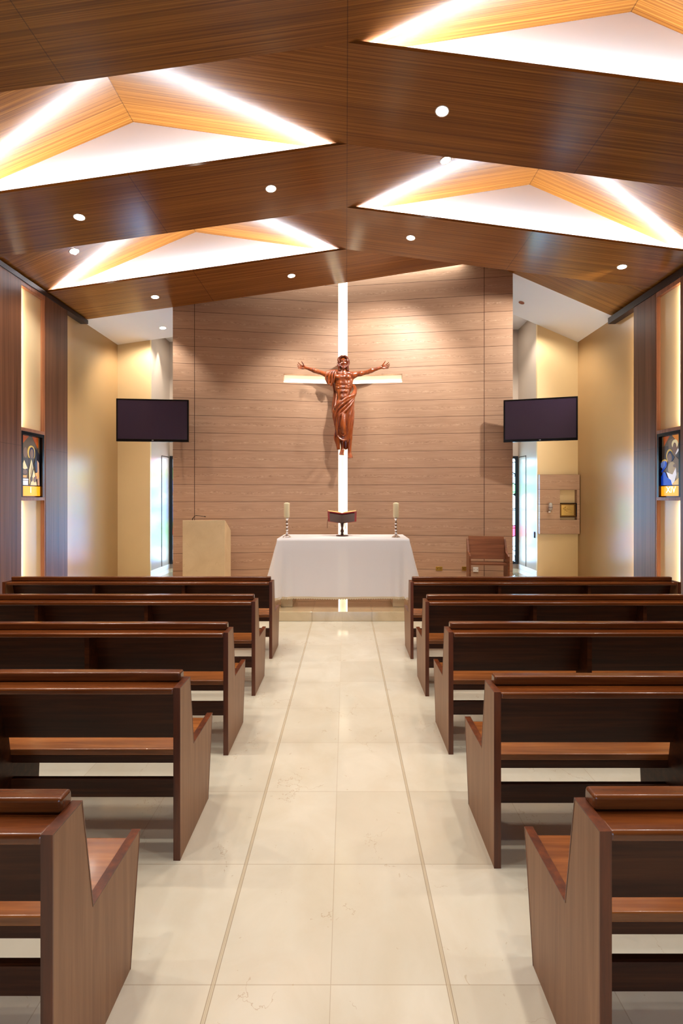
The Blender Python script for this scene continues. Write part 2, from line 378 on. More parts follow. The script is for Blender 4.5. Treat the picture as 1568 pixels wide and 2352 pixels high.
# --- folded ceiling: two mirrored asymmetric gables alternate every bay
LP = [(XL, 5.02), (0.07, 5.71), (2.58, 6.10), (XR, 5.075)]
RP = [(XL, 5.02), (-2.35, 6.05), (0.07, 5.71), (XR, 5.075)]
def zp(P, x):
    for (x0, z0), (x1, z1) in zip(P, P[1:]):
        if x <= x1+1e-6: return z0+(z1-z0)*(x-x0)/(x1-x0)
    return P[-1][1]
yb = [YS, 7.28, 6.23, 5.11, 3.97, 2.85, 1.73, 0.6, -0.5, -1.6, YB]
XB = [XL, -2.35, 0.07, 2.58, XR]
LIP, SET = 0.03, 0.12
secs = [(yb[i+1], yb[i], LP if i % 2 == 0 else RP) for i in range(len(yb)-1)]
for i, (y0, y1, P) in enumerate(secs):
    far = secs[i-1][2] if i > 0 else None
    near = secs[i+1][2] if i+1 < len(secs) else None
    mb = MB().use('ceil_wood')
    for a, b in zip(XB, XB[1:]):
        mid = (a+b)/2
        ext = SET if (far and zp(P, mid) > zp(far, mid)+0.01) else 0.0
        za, zb = zp(P, a), zp(P, b)
        mb.add([(a, y0, za), (b, y0, zb), (b, y1+ext, zb), (a, y1+ext, za)], [(0, 1, 2, 3)])
        if near:
            na, nb = zp(near, a), zp(near, b)
            if zp(near, mid) > zp(P, mid)+0.01:      # this bay is the lower one: fascia lip and trough
                mb.add([(a, y0, za), (b, y0, zb), (b, y0, zb+LIP), (a, y0, za+LIP)], [(0, 1, 2, 3)])
                mb.add([(a, y0+0.012, za+LIP), (b, y0+0.012, zb+LIP), (b, y0, zb+LIP), (a, y0, za+LIP)], [(0, 1, 2, 3)])
                mb.add([(a, y0+0.012, za+0.004), (b, y0+0.012, zb+0.004), (b, y0+0.012, zb+LIP), (a, y0+0.012, za+LIP)], [(0, 1, 2, 3)])
                mb.use('white').add([(a, y0+0.012, za+0.004), (b, y0+0.012, zb+0.004), (b, y0+SET, zb+0.004), (a, y0+SET, za+0.004)], [(0, 1, 2, 3)]); mb.use('ceil_wood')
            if zp(near, mid) < zp(P, mid)-0.01:      # higher bay: closing face towards the nave behind
                mb.add([(a, y0, za), (b, y0, zb), (b, y0, nb), (a, y0, na)], [(0, 1, 2, 3)])
    struct(mb.build('ceiling', recalc=False))
    if far:
        xs = [x for x in XB]
        pts_hi = [(x, zp(P, x)) for x in xs]; pts_lo = [(x, zp(far, x)) for x in xs]
        g = MB()
        for (a, za), (b, zb), (_, la), (_, lb) in zip(pts_hi, pts_hi[1:], pts_lo, pts_lo[1:]):
            if (za+zb) > (la+lb)+0.02:
                g.add([(a, y1+SET, la), (b, y1+SET, lb), (b, y1+SET, max(zb, lb)), (a, y1+SET, max(za, la))], [(0, 1, 2, 3)])
        struct(g.build('ceiling_gable', 'white', recalc=False), 'white triangular step between two folds of the wooden ceiling')
        # LED strip in the trough
        sgn = 1 if P is LP else -1
        a, b = (0.07+0.06, XR-0.06) if sgn > 0 else (XL+0.06, 0.07-0.06)
        za, zb = zp(far, a), zp(far, b)
        L = math.hypot(b-a, zb-za)
        if y1 > 0.5:
            area_dir('cove_light', ((a+b)/2, y1+0.075, (za+zb)/2+0.025), (b-a, 0, zb-za), (0, 0.15, 1.0), L, 0.02, P_COVE*(L/4.8), COL_COVE)
# white plaster ceilings beside the screen, and the higher ceiling over the passage
SE = 3.10
mb = MB()
mb.hexa([(XL, YS, zp(LP, XL)), (-SE, YS, zp(LP, -SE)), (-SE, YG, zp(LP, -SE)), (XL, YG, zp(LP, XL))], [(XL, YS, 6.5), (-SE, YS, 6.5), (-SE, YG, 6.5), (XL, YG, 6.5)])
struct(mb.build('ceiling_white', 'white_ceiling'))
mb = MB()
mb.hexa([(SE, YS, zp(LP, SE)), (XR, YS, zp(LP, XR)), (XR, YG, zp(LP, XR)), (SE, YG, zp(LP, SE))], [(SE, YS, 6.5), (XR, YS, 6.5), (XR, YG, 6.5), (SE, YG, 6.5)])
struct(mb.build('ceiling_white', 'white_ceiling'))
struct(MB().box(XL, -SE+0.4, YG+0.001, YW, 5.44, 5.5).build('ceiling_passage', 'white_ceiling'))
struct(MB().box(SE-0.4, XR, YG+0.001, YW, 5.73, 5.8).build('ceiling_passage', 'white_ceiling'))
struct(MB().box(XL-0.15, XR+0.15, YB-0.15, YW+0.15, 6.6, 6.7).build('light_shield_roof', 'dark_beam'))  # unseen lid added to keep sky light from leaking in
# dark beams along the wall heads
struct(MB().box(XL, PL+0.012, YB, YS, 4.95, 5.019).build('trim_1', 'dark_beam'), 'dark brown beam along the head of the left wall')
struct(MB().box(PR-0.012, XR, YB, YS, 4.95, 5.059).build('trim_2', 'dark_beam'), 'dark brown beam along the head of the right wall')
# wooden wall panels and lit niches
def panel(side, y0, y1, n):
    a, b = (XL, PL) if side < 0 else (PR, XR)
    struct(MB().box(a, b, y0, y1, 0, 4.95).build('trim_%d' % n, 'wall_wood', bevel=0.003), 'dark veneer panel on the side wall')
NL, NR = (6.69, 7.23), (6.60, 7.13)
panel(-1, 7.23, 7.80, 3); panel(-1, YB, 6.69, 4); panel(1, 7.13, 7.67, 5); panel(1, YB, 6.60, 6)
ZP0, ZP1 = 1.80, 2.77            # station box between its shelves
M['niche'] = plaster('lit_niche_plaster', (228, 204, 162))  # plaster lightened to carry the niche glow in its colour
def niche(side, y0, y1, n):
    xb0, xb1 = (XL+0.0005, PL-0.065) if side < 0 else (PR+0.065, XR-0.0005)
    struct(MB().box(xb0, xb1, y0+0.001, y1-0.0225, 0, 4.88).build('wall_niche', 'niche'), 'cream back of the lit wall niche')
    a, b = (XL, PL-0.004) if side < 0 else (PR+0.004, XR)
    t = MB()
    t.box(a, b, y1-0.022, y1+0.0, 0, 4.95)                      # far jamb
    t.box(a, b, y0, y1-0.022, 4.88, 4.95)                       # head
    t.box(a, b, y0, y1-0.022, ZP1, ZP1+0.05); t.box(a, b, y0, y1-0.022, ZP0-0.05, ZP0)
    struct(t.build('trim_%d' % n, 'trim_wood', bevel=0.002), 'light wooden lining and shelves of the lit wall niche')
    xl = (PL-0.03) if side < 0 else (PR+0.03)
    for z0, z1 in ((0.02, ZP0-0.06), (ZP1+0.06, 4.87)):
        area_dir('niche_light', (xl, y0+0.008, (z0+z1)/2), (0, 0, 1), (side*1.0, 0.55, 0), z1-z0, 0.03, P_NICHE*(z1-z0)/2, COL_NICHE, 140)
niche(-1, *NL, 7); niche(1, *NR, 8)
area_dir('panel_edge_light', (XR-0.05, 7.68, 2.5), (0, 0, 1), (0.3, 1, 0), 4.8, 0.05, P_NICHE*1.3, COL_NICHE)
area_dir('panel_edge_light', (XL+0.05, 7.81, 2.5), (0, 0, 1), (-0.3, 1, 0), 4.8, 0.05, P_NICHE*0.5, COL_NICHE)
# ------------------------------------------------------------------ oak screen behind the altar (V in plan)
def yv(x): return 8.84-abs(x)*0.42/3.1
CW, AX, AZ0, AZ1, TH = 0.0875, 1.118, 3.965, 4.126, 0.12
for s in (-1, 1):
    mb = MB()
    def piece(xa, xb, z0, z1):
        xa, xb = s*xa, s*xb
        mb.hexa([(xa, yv(xa), z0), (xb, yv(xb), z0), (xb, yv(xb)+TH, z0), (xa, yv(xa)+TH, z0)], [(xa, yv(xa), z1), (xb, yv(xb), z1), (xb, yv(xb)+TH, z1), (xa, yv(xa)+TH, z1)])
    piece(CW, AX, DZ, AZ0); piece(CW, AX, AZ1, 6.55); piece(AX, SE, DZ, 6.55)
    struct(mb.build('wall_back', 'oak'), 'brushed oak board screen behind the altar')
# returns that close the screen ends behind it stay open: passage behind
cr = empty('illuminated_cross', 'tall white glowing cross slot let into the oak screen behind the altar', 'cross', (0, 8.95, DZ))
mb = MB()
mb.box(-CW, CW, 0, 0.02, 0, 6.4)
for s in (-1, 1):
    xa, xb = s*CW, s*AX
    mb.hexa([(xa, yv(xa)+TH-0.015-8.95, AZ0-DZ), (xb, yv(xb)+TH-0.015-8.95, AZ0-DZ), (xb, yv(xb)+TH-8.95, AZ0-DZ), (xa, yv(xa)+TH-8.95, AZ0-DZ)],
            [(xa, yv(xa)+TH-0.015-8.95, AZ1-DZ), (xb, yv(xb)+TH-0.015-8.95, AZ1-DZ), (xb, yv(xb)+TH-8.95, AZ1-DZ), (xa, yv(xa)+TH-8.95, AZ1-DZ)])
mb.build('backlight', 'cross_back', cr)
mb = MB()
for s in (-1, 1): mb.box(s*CW-(0.022 if s > 0 else 0), s*CW+(0.022 if s < 0 else 0), -0.05, 0.0, 0, 6.4)
mb.build('light_strip', 'cross_led', cr)
mb = MB()
for s in (-1, 1):
    xa, xb = s*(CW+0.001), s*(AX-0.001)
    q = [(xa, yv(xa)+0.03), (xb, yv(xb)+0.03), (xb, yv(xb)+0.1), (xa, yv(xa)+0.1)]
    mb.hexa([(x, y-8.95, AZ0-DZ+0.001) for x, y in q], [(x, y-8.95, AZ0-DZ+0.028) for x, y in q])
mb.build('light_strip', 'cross_led', cr)
# ------------------------------------------------------------------ rear stained glass windows and passage doors
def window(n, xa, xb, lab):
    z0, z1 = 0.24, 2.76
    f = MB()
    f.box(xa, xa+0.07, YW-0.05, YW, z0, z1); f.box(xb-0.07, xb, YW-0.05, YW, z0, z1)
    f.box(xa+0.07, xb-0.07, YW-0.05, YW, z0, z0+0.06); f.box(xa+0.07, xb-0.07, YW-0.05, YW, z1-0.06, z1)
    w_ = struct(f.build('window_%d' % n, 'frame_black'), lab)
    MB().box(xa+0.071, xb-0.071, YW-0.03, YW-0.02, z0+0.061, z1-0.061).build('stained_glass_pane', 'stained', w_)
    f = MB()
    for k in range(1, 6): f.box(xa+0.071, xb-0.071, YW-0.038, YW-0.031, z0+k*0.42-0.008, z0+k*0.42+0.008)
    f.build('glazing_bar', 'frame_black', w_)
window(1, SL+0.02, SL+1.9, 'tall stained glass window with black frame at the left end of the passage')  # both windows widened unseen behind the screen to throw more daylight
window(2, SR-1.9, SR-0.02, 'tall stained glass window with black frame at the right end of the passage')
def pdoor(n, x, side, ya, yb_):
    a, b = (x, x+0.008) if side < 0 else (x-0.008, x)
    d = struct(MB().box(a, b, ya, yb_, DZ+0.105, 2.72).build('door_%d' % n, 'grey_wall', bevel=0.002), 'flush pale door in the passage side wall')
    t = MB(); c0, c1 = (x, x+0.009) if side < 0 else (x-0.009, x)
    t.box(c0, c1, ya-0.012, ya-0.002, DZ+0.105, 2.73); t.box(c0, c1, ya-0.012, yb_, 2.722, 2.736)
    t.build('door_gap', 'dark_beam', d)
    return d
pdoor(1, SL, -1, 10.36, YW-0.06); d2 = pdoor(2, SR, 1, 10.36, YW-0.06)
MB().box(SR-0.02, SR-0.0005, 9.86, 9.89, 0.93, 1.06).build('door_pull', 'frame_black', d2, bevel=0.003)

# ------------------------------------------------------------------ downlights
def ceil_z(x, y):
    if y > YS: return zp(LP, x), LP
    for y0, y1, P in secs:
        if y0 <= y <= y1: return zp(P, x), P
    return 5.7, LP
def downlight(x, y, label, power=P_DOWN, on=True, z=None, aim=None, bulb=False, angle=105):
    if z is None: z, P = ceil_z(x, y); sl = (zp(P, x+0.01)-zp(P, x-0.01))/0.02
    else: sl = 0
    t = empty('downlight', label, 'ceiling light', (x, y, z), 0, 'recessed ceiling downlights')
    t.rotation_euler = (0, -math.atan(sl), 0)
    MB().lathe([(0.059, -0.002), (0.067, -0.005), (0.069, 0.0), (0.064, 0.004), (0.059, 0.004)], n=28).build('trim_ring', 'trim_white', t, smooth=True)
    MB().lathe([(0.058, -0.0035), (0.0575, -0.0005)], n=28).build('lens', 'lens' if on else 'lens_off', t)
    if bulb:
        MB().lathe([(0.004, -0.05), (0.018, -0.044), (0.026, -0.028), (0.022, -0.012), (0.016, -0.004)], n=18).build('bulb', 'lens', t, smooth=True)
    if on:
        l = bpy.data.lights.new('downlight_lamp', 'SPOT'); l.energy = power; l.color = COL_LAMP; l.spot_size = math.radians(angle); l.spot_blend = 0.6; l.shadow_soft_size = 0.045
        o = bpy.data.objects.new('downlight_lamp', l); C.objects.link(o); o.location = (x, y, z-0.06)
        if aim: o.rotation_euler = (Vector((x, y, z-0.06))-Vector(aim)).to_track_quat('Z', 'Y').to_euler()
    return t
vis = [(1015, 257, 4.53, 'bright round downlight, nearest one right of the ceiling centre line'),
       (1023, 368, 5.61, 'round downlight in the raised wooden fold at the tip of the right white triangle'),
       (622, 433, 5.65, 'round downlight left of centre in the second wooden band from the front'),
       (182, 497, 5.67, 'round downlight near the left wall in the second wooden band'),
       (943, 546, 6.74, 'round downlight just right of centre in the far right wooden band'),
       (1428, 614, 6.78, 'round downlight near the right wall in the far right wooden band'),
       (669, 633, 7.87, 'small round downlight in front of the oak screen, left of the glowing cross'),
       (356, 681, 7.93, 'small round downlight in the last wooden band, above the left television')]
for px, py, d, lab in vis:
    xx = CX+(px-794)*d/F
    if d > 7.5: downlight(xx, d, lab, 90, angle=92)
    elif d > 6.5: downlight(xx, d, lab, 230, aim=(xx*0.6, 8.7, 3.6), angle=94)
    else: downlight(xx, d, lab)
downlight(CX-3.96, 6.73, 'round downlight with a protruding bulb in the fold by the left wall', bulb=True)
downlight(CX-1.87, 4.42, 'round downlight half hidden behind the nearest wooden band on the left')
downlight(CX-3.66, 9.23, 'small round downlight in the white ceiling above the left television', 110, aim=(-4.3, 9.75, 3.6))
downlight(CX+3.50, 9.2, 'unlit copper downlight in the white ceiling on the right', on=False)
for x, y in ((-2.1, 3.15), (-3.6, 3.15), (1.9, 3.15), (3.6, 3.15), (1.7, 2.27), (4.1, 2.27), (-1.9, 2.27), (-4.0, 2.27), (-1.9, 1.15), (1.9, 1.15)):
    downlight(x, y, 'round downlight in the wooden ceiling above the pews nearest the camera')
# accent lamps of the sanctuary, with an added screen wash and passage fill
def spot(name, loc, aim, power, angle, col=COL_LAMP, r=0.04, blend=0.6):
    l = bpy.data.lights.new(name, 'SPOT'); l.energy = power; l.color = col; l.spot_size = math.radians(angle); l.spot_blend = blend; l.shadow_soft_size = r
    o = bpy.data.objects.new(name, l); C.objects.link(o); o.location = loc
    o.rotation_euler = (Vector(loc)-Vector(aim)).to_track_quat('Z', 'Y').to_euler()
spot('accent_statue', (-1.2, 6.9, 5.45), (0, 8.6, 3.3), 70, 38)
spot('accent_statue', (1.35, 6.6, 5.45), (0, 8.6, 3.3), 70, 38)
area_dir('added_screen_wash', (0.1, 8.47, 6.2), (1, 0, 0), (0, 0.3, -1), 4.2, 0.06, 16, COL_LAMP)  # unseen strip added to lift the dark top rows of the screen
spot('accent_gold_wall', (CX+3.5, 9.15, 5.45), (4.3, 9.75, 3.15), 110, 105)
spot('accent_passage', (SL+0.13, 10.16, 5.38), (SL+0.10, 10.16, 0), 90, 34, r=0.015, blend=0.25)
area('added_passage_fill', (-3.3, 10.2, 5.4), (0, 0, 0), 0.5, 0.5, 7, COL_LAMP)  # unseen fill added to brighten the passage walls
area('added_passage_fill', (3.3, 10.2, 5.7), (0, 0, 0), 0.5, 0.5, 7, COL_LAMP)

# ------------------------------------------------------------------ pews
PT = 0.034
def pew():
    t = empty('pew', '', 'pew', (0, 0, 0), 0, 'wooden pews in two blocks')
    Lh = 1.503
    prof = [(0, 0), (0, 0.855), (0.148, 0.855), (0.21, 0.475), (0.553, 0.475), (0.47, 0)]
    e = 0.004
    for s in (-1, 1):
        x0, x1 = (-Lh, -Lh+PT) if s < 0 else (Lh-PT, Lh)
        p = MB().prismx([(0.004, 0.0), (0.004, 0.851), (0.1445, 0.851), (0.2065, 0.471), (0.548, 0.471), (0.4665, 0)], x0+0.001, x1-0.001).build('end_panel', 'pew_end', t)
        ed = MB(); n = len(prof)
        inn = [(0.004, 0.0), (0.004, 0.851), (0.1445, 0.851), (0.2065, 0.471), (0.548, 0.471), (0.4665, 0)]
        for i in range(n-1):
            a, b, c, d = prof[i], prof[i+1], inn[i+1], inn[i]
            ed.prismx([a, b, c, d], x0, x1)
        ed.build('edge_band', 'pew_edge', p)
    xi = Lh-PT
    # inner supports at thirds
    for sx in (-Lh/3, Lh/3):
        MB().prismx([(0.03, 0.0), (0.03, 0.812), (0.148, 0.812), (0.205, 0.405), (0.45, 0.405), (0.42, 0)], sx-0.016, sx+0.016).build('support_panel', 'pew_board', t)
    MB().box(-xi, xi, 0.008, 0.135, 0.815, 0.848).build('book_ledge', 'pew_rail', t, bevel=0.012, seg=3)
    MB().prismx([(0.092, 0.849), (0.089, 0.897), (0.146, 0.897), (0.15, 0.849)], -xi-0.002, xi+0.002).build('top_rail', 'pew_rail', t, bevel=0.011, seg=3)
    MB().prismx([(0.112, 0.814), (0.140, 0.814), (0.196, 0.522), (0.168, 0.522)], -xi, xi).build('backrest', 'pew_board', t, bevel=0.002)
    MB().prismx([(0.206, 0.405), (0.206, 0.44), (0.535, 0.455), (0.54, 0.42)], -xi, xi).build('seat', 'pew_seat', t, bevel=0.006, seg=3)
    MB().box(-xi, xi, 0.212, 0.238, 0.362, 0.404).build('seat_rail', 'pew_board', t, bevel=0.002)
    MB().box(-xi, xi, 0.206, 0.236, 0.18, 0.278).build('stretcher', 'pew_board', t, bevel=0.003)
    return t
def copy_tree(o, parent=None):
    c = o.copy(); C.objects.link(c); c.parent = parent
    for ch in list(o.children): copy_tree(ch, c)
    return c
p0 = pew()
rows = ['in the front row nearest the altar', 'in the second row from the altar', 'in the middle row, third from the altar', 'in the fourth row from the altar', 'in the fifth row, nearest the camera']
spots = [(-2.267, y, 'left') for y in (5.14, 4.18, 3.217, 2.285, 1.291)]+[(2.277, y, 'right') for y in (5.13, 4.17, 3.228, 2.237, 1.305)]
for i, (x, y, sd) in enumerate(spots):
    o = p0 if i == 0 else copy_tree(p0)
    o.location = (x, y, 0.0)
    o['label'] = 'dark brown wooden pew %s of the aisle, %s' % (sd, rows[i % 5])

# ------------------------------------------------------------------ altar and what stands on it
AXC, AY0, AY1, AZ = 0.015, 6.95, 7.77, 1.176
al = empty('altar', 'cream marble altar table on the step, under a white cloth', 'altar', (AXC, AY0, DZ))
MB().box(-0.985, 0.985, 0.01, AY1-AY0-0.01, 0.865, 1.033).build('table_top', 'marble', al, bevel=0.006)
for a, b in ((-0.94, -0.765), (0.75, 0.925)): MB().box(a, b, 0.03, AY1-AY0-0.03, 0, 0.8645).build('leg', 'marble', al, bevel=0.006)
def cloth():
    hx, hy = 0.995, (AY1-AY0)/2+0.004; cy = (AY1-AY0)/2; r = 0.03
    N = 60
    per = []
    def side(p0, p1, n, nrm):
        for k in range(n):
            u = k/n; per.append(((p0[0]+(p1[0]-p0[0])*u, p0[1]+(p1[1]-p0[1])*u), nrm, u, n))
    corners = [(-hx, cy-hy), (hx, cy-hy), (hx, cy+hy), (-hx, cy+hy)]
    side(corners[0], corners[1], 110, (0, -1)); side(corners[1], corners[2], 50, (1, 0)); side(corners[2], corners[3], 110, (0, 1)); side(corners[3], corners[0], 50, (-1, 0))
    n = len(per); rows_ = 26; vs = []
    # smoothed normals
    nr = [Vector(p[1]+(0,)) for p in per]
    for _ in range(3): nr = [(nr[i-1]+nr[i]+nr[(i+1) % n]).normalized() for i in range(n)]
    for j in range(rows_+1):
        t = j/rows_
        for i, (p, nn, u, m) in enumerate(per):
            isx = abs(nn[0]) > 0.5
            du = min(u, 1-u)*(m/110*2.0)           # distance to the nearest corner, metres approx
            corner = math.exp(-(du/0.10)**2)
            s_ = i*0.0179
            if isx:
                fold = 0.035*math.sin(s_*38+0.6)+0.018*math.sin(s_*71+1.0)
                fl = 0.15+fold
                zb = 0.13+0.10*(1-corner)+(0.10 if nn[0] > 0 else 0.02)*(1-abs(2*u-1))
            else:
                fold = 0.006*math.sin(s_*9+0.5)+0.004*math.sin(s_*23)
                fl = 0.012+fold*0.8+0.05*math.exp(-(du/0.16)**2)*math.sin(du*40+1.2)
                zb = 0.145+0.004*math.sin(s_*5)
                if nn[1] > 0: zb = 0.78-0.58*math.exp(-(du/0.22)**2)
            off = 0.012*min(1, t*6)+fl*(t**1.15)+0.06*corner*t
            z = (AZ-DZ)-0.002-(1-math.exp(-t*30))*0.01-t*((AZ-DZ)-zb-0.012)
            vs.append((p[0]+nr[i].x*off, p[1]+nr[i].y*off, z))
    fs = [(j*n+i, j*n+(i+1) % n, (j+1)*n+(i+1) % n, (j+1)*n+i) for j in range(rows_) for i in range(n)]
    vs2 = [(x, y, AZ-DZ-0.001) for x, y in corners]
    mb = MB().add(vs, fs)
    top = [(p[0][0], p[0][1], AZ-DZ-0.002) for p in per]
    o = len(mb.v); mb.v += [(0, cy, AZ-DZ-0.001)]
    for i in range(n): mb.f.append((i, (i+1) % n, o)); mb.mi.append(0)
    cl = mb.build('altar_cloth', 'linen', smooth=True)
    cl.location = (AXC, AY0, DZ)
    # lace hem
    last = vs[rows_*n:]; lv = []; lf = []
    for i, p in enumerate(last):
        lv += [(p[0]*1.0015, (p[1]-cy)*1.003+cy, p[2]+0.022), (p[0]*1.0015, (p[1]-cy)*1.003+cy, p[2]-0.006-0.012*(i % 2))]
    for i in range(n): k = (i+1) % n; lf.append((2*i, 2*k, 2*k+1, 2*i+1))
    MB().add(lv, lf).build('lace_hem', 'lace', cl)
    tag(cl, 'long white linen cloth draped over the altar', 'altar cloth')
cloth()
def candle(px, py, d, side):
    x = CX+(px-794)*d/F
    t = empty('candlestick', 'silver baluster candlestick at the %s end of the altar' % side, 'candlestick', (x, d, AZ), 0, 'silver candlesticks on the altar')
    pr = [(0.068, 0.0), (0.068, 0.006), (0.05, 0.018), (0.024, 0.034), (0.016, 0.045), (0.017, 0.07), (0.024, 0.078), (0.017, 0.086), (0.014, 0.10), (0.024, 0.115), (0.026, 0.125), (0.015, 0.135), (0.014, 0.155), (0.024, 0.168), (0.026, 0.176), (0.015, 0.188), (0.014, 0.205), (0.023, 0.218), (0.025, 0.226), (0.014, 0.24), (0.014, 0.262), (0.02, 0.275), (0.03, 0.29), (0.034, 0.300)]
    MB().lathe(pr[:5], n=32).build('base', 'chrome', t, smooth=True)
    MB().lathe(pr[4:], n=32).build('stem', 'chrome', t, smooth=True)
    c = empty('candle', 'thick ivory pillar candle on the %s candlestick' % side, 'candle', (x, d, AZ+0.3015), 0, 'pillar candles on the altar')
    MB().lathe([(0.02, 0.0), (0.034, 0.006), (0.044, 0.022), (0.044, 0.20), (0.046, 0.226), (0.042, 0.232), (0.012, 0.240), (0.004, 0.236)], n=28).build('wax', 'candle', c, smooth=True)
    MB().tube([(0, 0, 0.232), (0.001, 0, 0.248), (0.003, 0, 0.256)], 0.0016, 6).build('wick', 'wick', c)
candle(658.5, 1234, 7.19, 'left'); candle(909, 1233, 7.19, 'right')
# missal stand and open book
mx_, my_ = CX-8.5*7.43/F, 7.43
st = empty('book_stand', 'dark turned wooden book stand in the middle of the altar', 'book stand', (mx_, my_, AZ))
MB().lathe([(0.10, 0), (0.10, 0.008), (0.092, 0.014), (0.03, 0.018), (0.02, 0.022)], n=32).build('base', 'stand_dark', st, smooth=True)
MB().lathe([(0.018, 0.0185), (0.028, 0.032), (0.016, 0.045), (0.026, 0.062), (0.029, 0.085), (0.018, 0.11), (0.016, 0.135), (0.022, 0.15), (0.024, 0.17), (0.026, 0.19), (0.028, 0.215)], n=24).build('post', 'stand_dark', st, smooth=True)
# two inclined rests meeting in a shallow valley; tilted so the reader stands on the far side
tilt = Matrix.Rotation(math.radians(-38), 4, 'X')   # far edge low, near edge high
def tilted(mb, name, mat, parent, loc, bevel=0.0, smooth=False):
    o = mb.build(name, mat, parent, bevel=bevel, smooth=smooth); o.location = loc; o.rotation_euler = (math.radians(-38), 0, 0); return o
for s in (-1, 1):
    mb = MB(); a = [(0, -0.125, 0.0), (s*0.20, -0.125, 0.035), (s*0.20, 0.10, 0.035), (0, 0.10, 0.0)]
    mb.hexa(a, [(x, y, z+0.012) for x, y, z in a]); tilted(mb, 'rest', 'stand_wood', st, (0, 0, 0.262), 0.001)
bk = empty('open_book', 'open red-covered missal with gilt pages lying on the book stand', 'book', (mx_, my_, AZ+0.262))
mb = MB(); 
for s in (-1, 1):
    a = [(0, -0.155, 0.0135), (s*0.232, -0.155, 0.054), (s*0.232, 0.13, 0.054), (0, 0.13, 0.0135)]
    mb.hexa(a, [(x, y, z+0.006) for x, y, z in a])
tilted(mb, 'cover', 'red_cover', bk, (0, 0, 0.0), 0.001)
for s in (-1, 1):
    mb = MB(); n = 10; lo = []; hi = []
    for k in range(n+1):
        u = k/n; x = s*(0.004+0.218*u); zb = 0.0205+0.038*u+0.001
        th = 0.028*math.sin(min(1, u*3.0)*PI/2)*(1-0.25*u)
        lo.append((x, zb)); hi.append((x, zb+max(th, 0.001)))
    prof = lo+hi[::-1]
    mb.hexa([(x, -0.148, z) for x, z in prof], [(x, 0.122, z) for x, z in prof])
    tilted(mb, 'pages', 'gilt', bk, (0, 0, 0))
MB().tube([(-0.225, 0.02, 0.02), (-0.236, -0.01, -0.03), (-0.238, -0.015, -0.09), (-0.237, -0.015, -0.135)], 0.004, 6).build('ribbon', 'ribbon', bk)
MB().tube([(0.03, -0.03, -0.03), (0.045, -0.04, -0.09), (0.06, -0.04, -0.145)], 0.004, 6).build('ribbon', 'ribbon', bk)

# ------------------------------------------------------------------ lectern
lx0, lx1 = CX-375*7.8/F, CX-278*7.8/F
le = empty('lectern', 'cream marble lectern with sloping top, left of the altar', 'lectern', ((lx0+lx1)/2, 7.8, DZ))
h = (lx1-lx0)/2
MB().prismx([(0, 0), (0, 1.27), (0.03, 1.27), (0.37, 1.10), (0.37, 1.085), (0.41, 1.085), (0.41, 0)], -h, h).build('body', 'marble', le, bevel=0.004)
MB().prismx([(0.385, 1.086), (0.385, 1.10), (0.41, 1.10), (0.41, 1.086)], -h+0.02, h-0.02).build('book_ledge', 'marble', le, bevel=0.003)
MB().tube([(-h+0.12, 0.12, 1.215), (-h+0.13, 0.12, 1.29), (-h+0.165, 0.12, 1.335), (-h+0.19, 0.12, 1.345), (-h+0.26, 0.115, 1.34), (-h+0.335, 0.11, 1.33)], [0.008, 0.007, 0.005, 0.005, 0.004, 0.004], 8).build('microphone_neck', 'black', le, smooth=True)
MB().tube([(-h+0.33, 0.11, 1.331), (-h+0.36, 0.108, 1.326)], [0.007, 0.007], 10).build('microphone', 'black', le)

# ------------------------------------------------------------------ presider's chair
ch = empty('armchair', 'brown wooden armchair with plain side panels, against the oak screen right of the altar', 'chair', (CX+2.40, 7.72, DZ), math.radians(-7))
hw = 0.30; H = 0.98
cp = [(0, 0), (0, 0.62), (0.02, 0.635), (0.20, 0.68), (0.24, 0.95), (0.30, 0.95), (0.50, 0.0)]
cp = [(0.0, 0), (0.0, 0.67), (0.02, 0.69), (0.17, 0.72), (0.30, 0.94), (0.345, 0.94), (0.345, 0)]
for s in (-1, 1):
    x0 = -hw-0.03 if s < 0 else hw
    MB().prismx(cp, x0, x0+0.03).build('side_panel', 'chair_wood', ch, bevel=0.003)
MB().prismx([(0.20, 0.60), (0.225, 0.60), (0.335, 0.985), (0.31, 0.985)], -hw+0.001, hw-0.001).build('backrest', 'chair_wood', ch, bevel=0.004)
MB().box(-hw+0.001, hw-0.001, 0.01, 0.34, 0.52, 0.545).build('seat', 'chair_wood', ch, bevel=0.003)
MB().box(-hw+0.001, hw-0.001, 0.31, 0.335, 0.2, 0.26).build('stretcher', 'chair_wood', ch, bevel=0.003)

# ------------------------------------------------------------------ power outlets on the screen
def outlet(px, py, mat, lab, wd=0.12, hg=0.075):
    x = CX+(px-794)*8.6/F; y = yv(x); x = CX+(px-794)*y/F; z = CZ-(py-1142)*y/F
    t = empty('power_outlet', lab, 'outlet', (x, y, z), math.atan(-0.42/3.1))
    MB().box(-wd/2, wd/2, -0.008, 0, -hg/2, hg/2).build('face_plate', mat, t, bevel=0.002)
    for s in (-1, 1): MB().lathe([(0.006, 0), (0.006, 0.002)], n=10).build('socket', 'black', t).location = (s*0.03, 0, 0)
    for c in t.children:
        if c.name.startswith('socket'): c.rotation_euler = (PI/2, 0, 0); c.location.y = -0.008
outlet(1008, 1306, 'brass', 'brass power outlet low on the oak screen between altar and armchair')
outlet(1068, 1306, 'brass', 'brass power outlet beside the left leg of the armchair')
outlet(1092, 1308, 'outlet_white', 'white power outlet low on the oak screen, seen under the armchair seat', 0.095, 0.09)

